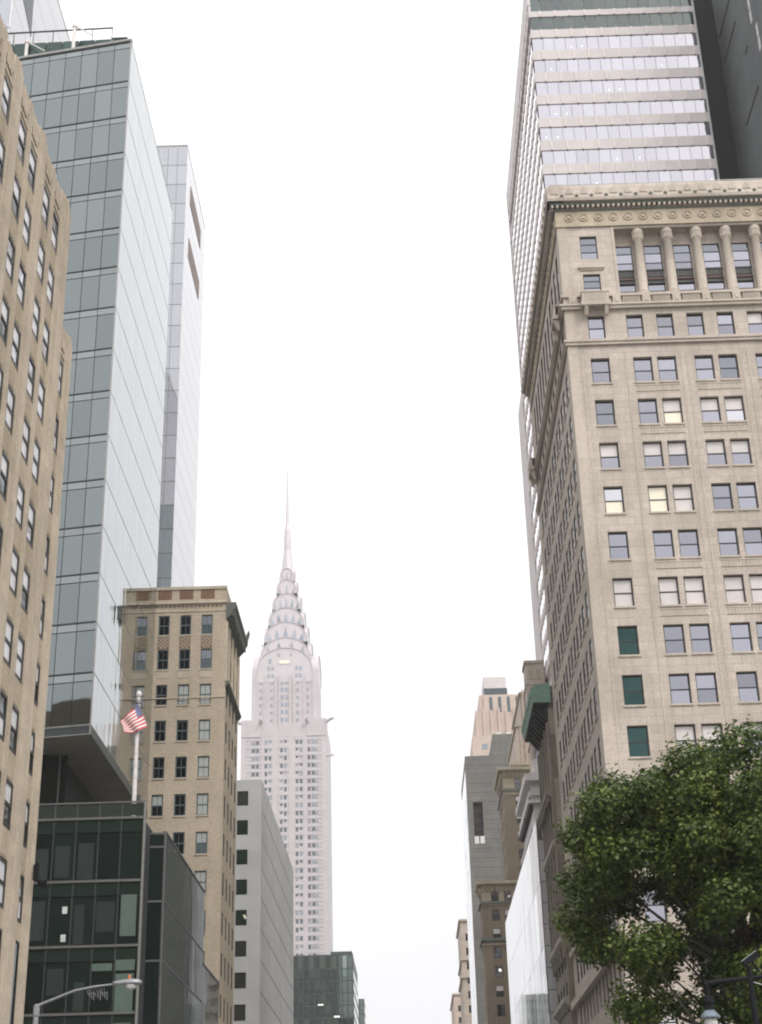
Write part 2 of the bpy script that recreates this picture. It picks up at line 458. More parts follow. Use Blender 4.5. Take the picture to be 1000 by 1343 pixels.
def wall(mb, F, u0, u1, z0, z1, holes, depth=0.25, mi=0, d0=0.0):
    """A wall sheet with openings and their reveals, drawn into mb."""
    us = sorted({u0, u1} | {h[0] for h in holes if u0 < h[0] < u1} | {h[1] for h in holes if u0 < h[1] < u1})
    zs = sorted({z0, z1} | {h[2] for h in holes if z0 < h[2] < z1} | {h[3] for h in holes if z0 < h[3] < z1})
    P = F.pt
    sav, mb.T = mb.T, None
    for j in range(len(zs) - 1):
        za, zb = zs[j], zs[j + 1]
        zm = (za + zb) / 2
        hs = [h for h in holes if h[2] < zm < h[3]]
        st = None
        for i in range(len(us)):
            solid = False
            if i < len(us) - 1:
                um = (us[i] + us[i + 1]) / 2
                solid = not any(h[0] < um < h[1] for h in hs)
            if solid and st is None: st = us[i]
            if not solid and st is not None:
                mb.quad(P(st, d0, za), P(us[i], d0, za), P(us[i], d0, zb), P(st, d0, zb), mi)
                st = None
    for a_, b_, c_, d_ in holes:
        e_ = d0 + depth
        mb.quad(P(a_, d0, c_), P(a_, e_, c_), P(a_, e_, d_), P(a_, d0, d_), mi)
        mb.quad(P(b_, e_, c_), P(b_, d0, c_), P(b_, d0, d_), P(b_, e_, d_), mi)
        mb.quad(P(a_, d0, d_), P(a_, e_, d_), P(b_, e_, d_), P(b_, d0, d_), mi)
        mb.quad(P(a_, e_, c_), P(a_, d0, c_), P(b_, d0, c_), P(b_, e_, c_), mi)
    mb.T = sav


_mesh_cache = {}


def sash_mesh(w, h, mat, rails=(0.5,), fr=0.07, vbars=0):
    k = ('sash', round(w, 3), round(h, 3), mat, rails, vbars)
    if k not in _mesh_cache:
        b = MB()
        b.box(0, fr, 0, 0.09, 0, h); b.box(w - fr, w, 0, 0.09, 0, h)
        b.box(fr, w - fr, 0, 0.09, 0, fr); b.box(fr, w - fr, 0, 0.09, h - fr, h)
        for r in rails: b.box(fr, w - fr, 0.005, 0.085, h * r - fr * 0.45, h * r + fr * 0.45)
        for i in range(vbars):
            x = w * (i + 1) / (vbars + 1)
            b.box(x - 0.02, x + 0.02, 0.02, 0.07, fr, h - fr)
        _mesh_cache[k] = b.mesh('window', mat)
    return _mesh_cache[k]


def pane_mesh(w, h, mat):
    k = ('pane', round(w, 3), round(h, 3), mat)
    if k not in _mesh_cache:
        _mesh_cache[k] = MB().box(-w / 2, w / 2, 0, 0.02, -h / 2, h / 2).mesh('pane', mat)
    return _mesh_cache[k]


def window(root, F, u0, u1, z0, z1, frame, panes, depth=0.18, rails=(0.5,), vbars=0, fr=0.07, tilt=0.25):
    """A sash window as a part of root, one child pane per light (panes listed from the top)."""
    w_, h_ = u1 - u0, z1 - z0
    o = place(sash_mesh(w_, h_, frame, rails, fr, vbars), 'window', root, F.pt(u0, depth, z0), F.rz)
    lev = [0.0] + sorted(rails) + [1.0]
    n = len(lev) - 1
    for i in range(n):
        a_, b_ = lev[i] * h_, lev[i + 1] * h_
        mat = panes[n - 1 - i] if n - 1 - i < len(panes) else panes[-1]
        p = place(pane_mesh(w_ - fr, b_ - a_ - fr * 0.3, mat), 'pane', o, (w_ / 2, 0.045, (a_ + b_) / 2))
        p.rotation_euler = (R(random.gauss(0, tilt)), 0, R(random.gauss(0, tilt)))
    return o


def cells(root, F, name, us, zs, mat, d=0.0, th=0.06, gap=0.05, tilt=0.0, pick=None):
    """Separate thin panels over a grid (one object per cell, sharing meshes)."""
    for j in range(len(zs) - 1):
        for i in range(len(us) - 1):
            m_ = pick(i, j) if pick else mat
            if m_ is None: continue
            w_, h_ = us[i + 1] - us[i] - gap, zs[j + 1] - zs[j] - gap
            k = (name, round(w_, 3), round(h_, 3), m_, th)
            if k not in _mesh_cache:
                _mesh_cache[k] = MB().box(-w_ / 2, w_ / 2, 0, th, -h_ / 2, h_ / 2).mesh(name, m_)
            p = place(_mesh_cache[k], name, root, F.pt((us[i] + us[i + 1]) / 2, d, (zs[j] + zs[j + 1]) / 2), F.rz)
            if tilt: p.rotation_euler = (R(random.gauss(0, tilt)), 0, F.rz + R(random.gauss(0, tilt)))


def frange(a_, b_, n): return [a_ + (b_ - a_) * i / n for i in range(n + 1)]


def struct(name, mb, mat):
    o = mb.build(name, mat)
    o['kind'] = 'structure'
    return o


# ------------------------------------------------------------------ ground, road, pavements
struct('ground', MB().box(-420, 420, -220, 900, -0.6, 0.0), 'earth')
struct('road', MB().box(-9.2, 9.2, -215, 895, -0.2, 0.004), 'asphalt')
for sx in (-1, 1):
    b = MB()
    x0, x1 = sorted((sx * 9.5, sx * 24))
    b.box(x0, x1, -215, 895, -0.2, 0.14)
    struct('pavement', b, 'concrete')
    b = MB()
    x0, x1 = sorted((sx * 9.2, sx * 9.497))
    b.box(x0, x1, -215, 895, -0.2, 0.13)
    struct('kerb', b, 'grey_panel')
b = MB()
for xx in (-6.0, -3.0, 3.0, 6.0):
    for k in range(60):
        b.box(xx - 0.06, xx + 0.06, -60 + k * 9, -57 + k * 9, -0.1, 0.008)
for xx in (-0.15, 0.15):
    b.box(xx - 0.06, xx + 0.06, -200, 880, -0.1, 0.008)
struct('lane_marking', b, 'road_paint')


# ------------------------------------------------------------------ R1: limestone office block with colonnade and cornice
def limestone_block():
    X0, Y0, XE, YE = 14.15, 102.3, 41.7, 133.5
    t = thing('office_building', (X0, Y0, 0), 'tall cream limestone office building with column loggia and bracketed cornice behind the tree', 'building')
    W, D = XE - X0, YE - Y0
    FF, FS = Face(0, 0, FRONT), Face(0, D, WEST)
    tops = [62.8 - 3.744 * k for k in range(16)]
    cols_f = [(1.68, 3.14)]
    for k in range(4):
        cols_f += [(5.0 + 4.8 * k, 6.47 + 4.8 * k), (6.88 + 4.8 * k, 8.36 + 4.8 * k)]
    cols_f += [(24.4, 25.85)]
    ys = [(104.35, 105.8)]
    for k in range(5):
        ys += [(106.9 + 4.55 * k, 108.35 + 4.55 * k), (109.0 + 4.55 * k, 110.45 + 4.55 * k)]
    ys += [(129.9, 131.35)]
    cols_s = [(YE - b_, YE - a_) for a_, b_ in ys]
    top_wall = 77.0
    hf, hs = [], []
    for zt in tops:
        if zt - 2.25 < 4: continue
        hf += [(a_, b_, zt - 2.25, zt) for a_, b_ in cols_f]
        hs += [(a_, b_, zt - 2.25, zt) for a_, b_ in cols_s]
    att_f = [(1.74, 3.07)] + [(4.8 + 2.4 * k, 6.13 + 2.4 * k) for k in range(8)] + [(24.45, 25.8)]
    att = [(a_, b_, 64.63, 66.74) for a_, b_ in att_f]
    up_single = [(1.72, 3.1, 72.16, 74.4), (1.72, 3.1, 68.95, 70.72), (24.45, 25.8, 72.16, 74.4), (24.45, 25.8, 68.95, 70.72)]
    logg = (4.58, 23.0, 68.7, 75.1)
    att_s = []
    k = 0
    yy = 104.3
    while yy < 131.5:
        att_s.append((YE - yy - 1.3, YE - yy)); yy += 2.3
    s_up = [(a_, b_, 64.63, 66.74) for a_, b_ in att_s] + [(a_, b_, 68.9, 74.2) for a_, b_ in att_s]
    mb = MB()
    wall(mb, FF, 0, W, 0, top_wall, hf + att + up_single + [logg], depth=0.36)
    # loggia reveals are deep: back wall 1.3 m in
    lw = []
    for k in range(8):
        a_ = 4.65 + 2.4 * k
        lw.append((a_, a_ + 1.42, 68.75, 74.0))
    wall(mb, FF, logg[0], logg[1], logg[2], logg[3], lw, depth=0.12, d0=1.0)
    P = FF.pt
    for (za, flip) in ((68.7, 0), (75.1, 1)):
        mb.quad(P(logg[0], 0.27, za), P(logg[1], 0.27, za), P(logg[1], 1.01, za), P(logg[0], 1.01, za))
    for ua in (logg[0], logg[1]):
        mb.quad(P(ua, 0.27, 68.7), P(ua, 1.01, 68.7), P(ua, 1.01, 75.1), P(ua, 0.27, 75.1))
    wall(mb, FS, 0, D, 0, top_wall, hs + s_up, depth=0.12)
    # back, far side, roof
    mb.quad((W, 0, 0), (W, D, 0), (W, D, top_wall), (W, 0, top_wall))
    mb.quad((0, D, 0), (W, D, 0), (W, D, top_wall), (0, D, top_wall))
    mb.quad((0, 0, top_wall), (W, 0, top_wall), (W, D, top_wall), (0, D, top_wall))
    mb.build('wall', 'limestone', t)
    # dark core so no light leaks through the openings
    MB().box(0.6, W - 0.3, 1.35, D - 0.3, 0, 76.5).build('core', 'core_dark', t)
    # windows
    def panes():
        r = random.random()
        if r < 0.52: return ['pane_sky', 'pane_sky']
        if r < 0.74: return ['blind_pink', 'pane_sky']
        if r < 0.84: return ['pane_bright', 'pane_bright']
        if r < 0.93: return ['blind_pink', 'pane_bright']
        return ['pane_grey', 'pane_grey']
    fixed = {}
    for r_ in (6, 7, 8): fixed[(r_, 0)] = ['pane_teal', 'pane_teal']
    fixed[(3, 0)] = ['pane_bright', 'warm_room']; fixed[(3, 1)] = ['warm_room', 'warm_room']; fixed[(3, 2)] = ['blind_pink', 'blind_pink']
    fixed[(1, 2)] = ['blind_pink', 'warm_room']
    for r_ in (0, 1): fixed.setdefault((r_, 1), ['pane_sky', 'pane_sky'])
    for c_ in range(1, 5): fixed[(2, c_)] = ['blind_pink', 'pane_sky']
    fixed[(2, 0)] = ['blind_pink', 'pane_sky']
    for c_ in range(0, 5): fixed[(5, c_)] = ['blind_pink', 'blind_pink']
    for c_ in (1, 2): fixed[(8, c_)] = ['blind_pink', 'blind_pink']
    for c_ in range(0, 4): fixed[(4, c_)] = ['pane_sky', 'pane_sky']
    for c_ in range(1, 5):
        fixed[(6, c_)] = ['pane_sky', 'pane_sky']; fixed[(7, c_)] = ['pane_sky', 'pane_sky']
    for r_, zt in enumerate(tops):
        if zt - 2.25 < 4: continue
        for c_, (a_, b_) in enumerate(cols_f):
            window(t, FF, a_, b_, zt - 2.25, zt, 'sash_dark', fixed.get((r_, c_), panes()), depth=0.26, fr=0.1)
        for a_, b_ in cols_s:
            if zt > 20: window(t, FS, a_, b_, zt - 2.25, zt, 'sash_dark', ['pane_side', 'pane_side'], depth=0.03, tilt=0.1)
    for a_, b_, c_, d_ in att: window(t, FF, a_, b_, c_, d_, 'sash_dark', random.choice([['pane_sky'] * 2, ['pane_sky'] * 2, ['blind_pink', 'pane_sky']]), depth=0.26, fr=0.1)
    for a_, b_, c_, d_ in up_single:
        window(t, FF, a_, b_, c_, d_, 'sash_dark', ['pane_grey', 'pane_grey', 'pane_sky'], depth=0.17, rails=(0.34, 0.68) if d_ > 73 else (0.3, 0.66))
    for a_, b_, c_, d_ in s_up[:len(att_s)]:
        window(t, FS, a_, b_, c_, d_, 'sash_dark', ['pane_side', 'pane_side'], depth=0.03)
    for a_, b_, c_, d_ in s_up[len(att_s):]:
        window(t, FS, a_, b_, c_, d_, 'sash_dark', ['pane_side', 'pane_side', 'bronze_black', 'pane_side'], depth=0.03, rails=(0.28, 0.5, 0.75))
    # loggia windows: tall light, black cast panel, lower light
    sp_mesh = MB()
    sp_mesh.box(0, 1.42, 0, 0.16, 0, 1.35)
    for k in range(5): sp_mesh.box(0.10 + k * 0.26, 0.27 + k * 0.26, -0.05, 0, 0.66, 1.2)
    sp_mesh.box(0, 1.42, -0.1, 0, 1.24, 1.35); sp_mesh.box(0, 1.42, -0.06, 0, 0.0, 0.10); sp_mesh.box(0, 1.42, -0.09, 0, 0.36, 0.52, 1)
    sp_me = sp_mesh.mesh('cast_panel', ['bronze_black', 'rust_red'])
    for i, (a_, b_, c_, d_) in enumerate(lw):
        window(t, FF, a_, b_, 71.6, 74.0, 'sash_dark', ['pane_grey', 'pane_sky', 'pane_sky'], depth=1.06, rails=(0.3, 0.68))
        window(t, FF, a_, b_, 68.75, 70.25, 'sash_dark', ['pane_sky', 'pane_sky'], depth=1.06, rails=(0.55,))
        place(sp_me, 'cast_panel', t, FF.pt(a_, 1.0, 70.25), 0)
    # columns
    cprof = [(0.50, 68.7), (0.50, 68.95), (0.44, 69.0), (0.46, 69.15), (0.39, 69.25), (0.385, 71.3), (0.33, 73.95), (0.37, 74.0), (0.35, 74.1), (0.42, 74.5), (0.50, 74.75), (0.50, 75.09)]
    cm = MB().lathe([(r_, z_) for r_, z_ in cprof], n=16)
    for k in range(12):      # acanthus leaves of the capital
        an = 2 * math.pi * k / 12
        cm.box(0.41 * math.cos(an) - 0.05, 0.41 * math.cos(an) + 0.05, 0.41 * math.sin(an) - 0.05, 0.41 * math.sin(an) + 0.05, 74.15, 74.6)
    cme = cm.mesh('column', 'limestone_trim')
    for p in cme.polygons: p.use_smooth = len(p.vertices) == 4 and p.area > 0.05
    for k in range(7): place(cme, 'column', t, (6.57 + 2.4 * k, 0.5, 0))
    # pilaster strips, corner quoins
    strips = [(-0.05, 0.75, -0.06, 0.0, 0, 75.3), (0.95, 1.1, -0.03, 0.0, 0, 63.0), (4.35, 4.55, -0.05, 0.0, 68.6, 75.3), (23.03, 23.25, -0.05, 0, 68.6, 75.3),
              (-0.06, 0.0, 0.0, 0.75, 0, 75.3), (-0.05, 0.0, D - 0.8, D, 0, 75.3)]
    for k in range(1, 5):
        u = 4.35 + 4.8 * (k - 1)
        strips += [(u, u + 0.12, -0.04, 0, 19, 63.5), (u + 4.3, u + 4.42, -0.04, 0, 19, 63.5)]
    for q in strips: MB().box(*q).build('pilaster', 'limestone_trim', t)
    # string courses wrap both faces
    def course(name, z0, z1, p, mat='limestone_trim'):
        bb = MB()
        bb.box(-p, W, -p, -0.07, z0, z1); bb.box(-p, -0.07, -0.07, D, z0, z1)
        return bb.build(name, mat, t)
    course('string_course', 63.95, 64.2, 0.22); course('string_course', 64.2, 64.4, 0.32)
    course('string_course', 67.25, 67.5, 0.30); course('string_course', 67.5, 67.68, 0.42); course('string_course', 68.42, 68.66, 0.25)
    course('string_course', 75.3, 75.62, 0.16, 'limestone_frieze'); course('string_course', 21.9, 22.3, 0.3)
    course('string_course', 17.6, 18.2, 0.5)
    course('frieze', 75.62, 76.85, 0.10, 'limestone_frieze')
    # balustrade under the loggia: posts and balusters
    bal = MB()
    for k in range(9): bal.box(-0.045 + 0.155 * k, 0.045 + 0.155 * k, -0.20, -0.08, 67.75, 68.38)
    bme = bal.mesh('baluster_panel', 'limestone_trim')
    post = MB().box(-0.32, 0.32, -0.26, -0.08, 67.68, 68.42).box(-0.13, 0.13, -0.32, -0.26, 67.85, 68.25).mesh('pedestal', 'limestone_trim')
    for k in range(8):
        place(bme, 'baluster_panel', t, (4.75 + 2.4 * k, 0, 0)); place(post, 'pedestal', t, (6.57 + 2.4 * k, 0, 0))
    place(post, 'pedestal', t, (4.2, 0, 0)); place(post, 'pedestal', t, (0.7, 0, 0))
    b = MB()
    b.box(1.25, 3.6, -0.85, -0.43, 67.28, 67.66); b.box(1.35, 3.5, -0.75, -0.60, 67.66, 68.5); b.box(1.3, 3.55, -0.8, -0.27, 68.5, 68.62)
    b.box(1.35, 1.5, -0.6, -0.27, 67.7, 68.5); b.box(3.35, 3.5, -0.6, -0.27, 67.7, 68.5)
    for k in range(9): b.box(1.62 + 0.2 * k, 1.72 + 0.2 * k, -0.79, -0.75, 67.75, 68.42)
    for u in (1.5, 3.1):
        b.prism_yz([(-0.8, 67.27), (-0.34, 67.27), (-0.34, 66.5), (-0.5, 66.6)], u, u + 0.3)
    b.build('balcony', 'limestone_trim', t)
    b = MB()
    for oy_ in (1.1, D - 3.2):
        b.box(-0.85, -0.43, oy_, oy_ + 2.3, 67.3, 67.66); b.box(-0.75, -0.6, oy_ + 0.1, oy_ + 2.2, 67.66, 68.5); b.box(-0.8, -0.27, oy_ + 0.05, oy_ + 2.25, 68.5, 68.62)
        for dy in (0.2, 1.8): b.prism_xz([(-0.8, 67.28), (-0.34, 67.28), (-0.34, 66.3), (-0.5, 66.4)], oy_ + dy, oy_ + dy + 0.3)
    b.build('balcony', 'limestone_trim', t)
    b = MB(); b.box(1.35, 3.5, -0.22, -0.0, 71.2, 71.42); b.box(1.5, 3.35, -0.12, 0, 71.05, 71.2); b.box(24.1, 26.2, -0.22, 0, 71.2, 71.42)
    b.build('window_ledge', 'limestone_trim', t)
    # sills and ornamental spandrels
    sill1 = MB().box(-0.08, 1.54, -0.09, 0.0, -0.14, 0.0).mesh('sill', 'limestone_trim')
    spm = MB().box(0, 3.4, -0.05, 0, 0, 0.09).box(0, 3.4, -0.05, 0, 0.5, 0.58)
    for k in range(13): spm.box(0.1 + 0.25 * k, 0.22 + 0.25 * k, -0.045, 0, 0.1, 0.48)
    spme = spm.mesh('spandrel_panel', 'limestone_trim')
    for r_, zt in enumerate(tops):
        if zt - 2.25 < 20: continue
        for c_, (a_, b_) in enumerate(cols_f): place(sill1, 'sill', t, (a_, 0, zt - 2.25))
        for a_, b_ in cols_s: place(sill1, 'sill', t, FS.pt(a_, 0, zt - 2.25), FS.rz)
        if r_ in (0, 1, 4, 5):
            for k in range(4): place(spme, 'spandrel_panel', t, (4.98 + 4.8 * k, 0, zt - 3.1))
    # roundels of the frieze
    ro = MB()
    for k in range(10):
        t0, t1 = 2 * math.pi * k / 10, 2 * math.pi * (k + 1) / 10
        ro.tube((0.36 * math.cos(t0), -0.13, 0.36 * math.sin(t0)), (0.36 * math.cos(t1), -0.13, 0.36 * math.sin(t1)), 0.06, n=5)
    ro.box(-0.12, 0.12, -0.2, -0.1, -0.12, 0.12)
    rome = ro.mesh('roundel', 'limestone_frieze')
    for k in range(22): place(rome, 'roundel', t, (1.0 + 1.22 * k, 0, 76.2))
    for k in range(25): place(rome, 'roundel', t, FS.pt(1.0 + 1.22 * k, 0, 76.2), FS.rz)
    # dentil course: dark soffit band with pale blocks
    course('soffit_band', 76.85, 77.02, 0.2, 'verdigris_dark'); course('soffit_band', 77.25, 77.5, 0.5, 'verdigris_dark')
    b = MB()
    n = int((W + 0.4) / 0.42)
    for k in range(n): b.box(-0.42 + 0.42 * k, -0.22 + 0.42 * k, -0.5, -0.05, 77.02, 77.25)
    for k in range(int(D / 0.42)): b.box(-0.5, -0.05, 0.1 + 0.42 * k, 0.3 + 0.42 * k, 77.02, 77.25)
    b.build('dentil_course', 'limestone_trim', t, kind='stuff')
    # sloped cornice gutter with antefixes and rosettes
    b = MB()
    b.prism_yz([(-0.75, 77.5), (-0.8, 77.75), (-0.55, 78.9), (-0.45, 79.2), (0.6, 79.2), (0.6, 77.5)], -0.7, W)
    b.prism_xz([(-0.75, 77.5), (-0.8, 77.74), (-0.55, 78.89), (-0.45, 79.19), (0.6, 79.19), (0.6, 77.5)], -0.68, D)
    b.build('cornice', 'limestone', t)
    an = MB().prism_xz([(-0.3, 0), (-0.22, 0.4), (0, 0.75), (0.22, 0.4), (0.3, 0)], -0.08, 0.06).mesh('antefix', 'limestone_trim')
    rz_ = MB().lathe([(0.17, 0.0), (0.15, 0.08), (0.05, 0.12)], n=8).mesh('rosette', 'verdigris_dark')
    for k in range(23):
        place(an, 'antefix', t, (-0.1 + 1.22 * k, -0.7, 78.15))
        o = place(rz_, 'rosette', t, (0.5 + 1.22 * k, -0.75, 77.95)); o.rotation_euler = (R(90), 0, 0)
    for k in range(26):
        place(an, 'antefix', t, (-0.7, 0.3 + 1.22 * k, 78.15), WEST)
        o = place(rz_, 'rosette', t, (-0.75, 0.9 + 1.22 * k, 77.95)); o.rotation_euler = (R(90), 0, WEST)
    # roof rail
    b = MB()
    b.box(0.3, W, 0.9, 0.94, 80.3, 80.36)
    for k in range(int(W / 1.4)): b.box(0.3 + 1.4 * k, 0.34 + 1.4 * k, 0.9, 0.94, 79.1, 80.3)
    b.build('roof_rail', 'mullion_light', t)
    for k in range(9): MB().box(14.3 + 1.4 * k, 15.6 + 1.4 * k, 0.95, 0.97, 79.15, 80.25).build('rail_glass', 'rail_glass', t)
    # street-level base: shopfront openings behind pilasters
    b = MB()
    for k in range(6): b.box(1.2 + 4.4 * k, 4.6 + 4.4 * k, -0.03, -0.005, 0.6, 5.2)
    b.build('shopfront', 'podium_glass', t)


limestone_block()


# ------------------------------------------------------------------ L1: tan pier-fronted tower at far left
def pier_tower():
    t = thing('office_building', (-16, 40, 0), 'tan brick tower of fluted vertical piers and narrow black sash windows at the left edge', 'building')
    Yn, Ye, H = 0.0, 22.75, 48.7          # local y
    D = 38.0
    rows = [46.62 - 3.13 * k for k in range(11)]
    wh, ww = 1.92, 1.30
    cols = []
    for k in range(5):
        e_ = 20.65 - 4.8 * k
        cols += [(e_ - ww, e_), (e_ - 2.0 - ww, e_ - 2.0)]
    cols = [c_ for c_ in cols if c_[0] > 0.3]
    rec = 0.05
    FE = Face(0, 0, EAST)
    holes = [(a_, b_, z_ - wh, z_) for a_, b_ in cols for z_ in rows]
    holes += [(a_ - 0.1, b_ + 0.1, 1.0, 12.6) for a_, b_ in cols]
    mb = MB()
    wall(mb, FE, 0, Ye, 0, H - 0.5, holes, depth=0.3, d0=rec)
    # far end, near end, back, roof
    mb.quad((-D, Ye, 0), (-rec, Ye, 0), (-rec, Ye, H - 0.5), (-D, Ye, H - 0.5))
    mb.quad((-D, 0, 0), (-rec, 0, 0), (-rec, 0, H - 0.5), (-D, 0, H - 0.5))
    mb.quad((-D, 0, 0), (-D, Ye, 0), (-D, Ye, H - 0.5), (-D, 0, H - 0.5))
    mb.quad((-D, 0, H - 0.5), (-rec, 0, H - 0.5), (-rec, Ye, H - 0.5), (-D, Ye, H - 0.5))
    mb.build('wall', 'tan_brick', t)
    MB().box(-D + 0.5, -rec - 0.55, 0.5, Ye - 0.3, 0, H - 1.5).build('core', 'core_dark', t)
    # piers, stepped flutes
    def pier(ya, yb, top, proud=0.0):
        b = MB()
        w_ = yb - ya
        b.box(-rec - 0.02, 0.0, 0, w_, 0, top)
        if w_ > 1.2:
            b.box(0, 0.035, w_ * 0.22, w_ * 0.78, 0, top + 0.06)
            b.box(0.035, 0.06, w_ * 0.42, w_ * 0.58, 0, top + 0.1)
        else:
            b.box(0, 0.03, w_ * 0.3, w_ * 0.7, 0, top - 0.1)
        b.build('pier', 'tan_trim', t, (0, ya, 0))
    edges = sorted(cols)
    pier(edges[0][0] - 0.9, edges[0][0] - 0.06, H)
    for (a0, b0), (a1, b1) in zip(edges, edges[1:]):
        pier(b0 + 0.02, a1 - 0.02, H if a1 - b0 > 1.2 else H - 0.15)
    pier(edges[-1][1] + 0.06, Ye + 0.02, H)
    # pleated spandrels and carved heads over the top windows
    sp = MB()
    for k in range(4): sp.prism_xz([(-rec - 0.01, 0.02), (-rec + 0.035, 0.06), (-rec + 0.035, 1.12), (-rec - 0.01, 1.16)], 0.05 + 0.25 * k, 0.20 + 0.25 * k)
    spm = sp.mesh('spandrel', 'tan_brick')
    cap = MB().box(-rec - 0.01, -0.005, 0, ww, 1.0, 1.62)
    for k in range(3): cap.box(-0.005, 0.04, 0.08 + 0.34 * k, 0.3 + 0.34 * k, 0.55, 1.7)
    cap.box(-rec - 0.01, 0.0, 0, ww, 0.2, 0.4)
    capm = cap.mesh('carved_head', 'tan_trim')
    pn = [['pane_painted_sky', 'pane_painted_sky'], ['pane_painted_sky', 'pane_bright'], ['pane_painted_sky', 'pane_dark'], ['pane_bright', 'pane_painted_sky'], ['pane_painted_sky', 'pane_painted_sky'], ['pane_dark', 'pane_painted_sky']]  # white panes here have the reflected sky painted in
    for a_, b_ in cols:
        for j, z_ in enumerate(rows):
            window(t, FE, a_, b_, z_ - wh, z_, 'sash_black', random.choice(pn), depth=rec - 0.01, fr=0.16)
            if j: place(spm, 'spandrel', t, (0, a_, z_ + 0.03))
        place(capm, 'carved_head', t, (0, a_, rows[0]))
        window(t, FE, a_ - 0.1, b_ + 0.1, 1.0, 12.6, 'sash_black', ['pane_dark', 'pane_teal', 'pane_dark'], depth=rec - 0.01, rails=(0.33, 0.66), fr=0.1)
    # lower block with one window column
    H2 = 42.0
    y2 = 25.0
    a_, b_ = 22.95, 23.6
    a_, b_ = 22.82, 23.62
    rows2 = [40.3 - 3.13 * k for k in range(9)]
    mb = MB()
    holes = [(a_, b_, z_ - wh, z_) for z_ in rows2] + [(a_, b_, 1.0, 12.6)]
    wall(mb, FE, Ye + 0.03, y2, 0, H2, holes, depth=0.3, d0=rec)
    mb.quad((-D, y2, 0), (-rec, y2, 0), (-rec, y2, H2), (-D, y2, H2))
    mb.quad((-D, Ye + 0.03, H2), (-rec, Ye + 0.03, H2), (-rec, y2, H2), (-D, y2, H2))
    mb.build('wing_wall', 'tan_brick', t)
    MB().box(-D + 0.5, -rec - 0.55, Ye + 0.1, y2 - 0.3, 0, H2 - 1).build('core', 'core_dark', t)
    pier(b_ + 0.06, y2 + 0.02, H2 + 0.2)
    for j, z_ in enumerate(rows2):
        window(t, FE, a_, b_, z_ - wh, z_, 'sash_black', random.choice(pn), depth=rec - 0.01, fr=0.16)
        if j:
            place(spm, 'spandrel', t, (0, a_, z_ + 0.03)).scale = (1, (b_ - a_) / ww, 1)
    o = place(capm, 'carved_head', t, (0, a_, rows2[0])); o.scale = (1, (b_ - a_) / ww, 1)
    window(t, FE, a_, b_, 1.0, 12.6, 'sash_black', ['pane_dark', 'pane_teal', 'pane_dark'], depth=rec - 0.01, rails=(0.33, 0.66), fr=0.1)
    # small alarm horn bolted on the corner pier
    b = MB()
    b.box(0.13, 0.35, 24.3, 24.45, 15.3, 15.95); b.tube((0.3, 24.38, 15.35), (0.62, 24.3, 15.1), 0.09, 0.2, 8); b.tube((0.15, 24.38, 15.9), (0.3, 24.38, 16.05), 0.04)
    tag(b.build('alarm_horn', 'lamp_iron', None, (-16, 40, 0)), 'small dark alarm horn bolted to the corner pier of the tan tower', 'alarm')


pier_tower()


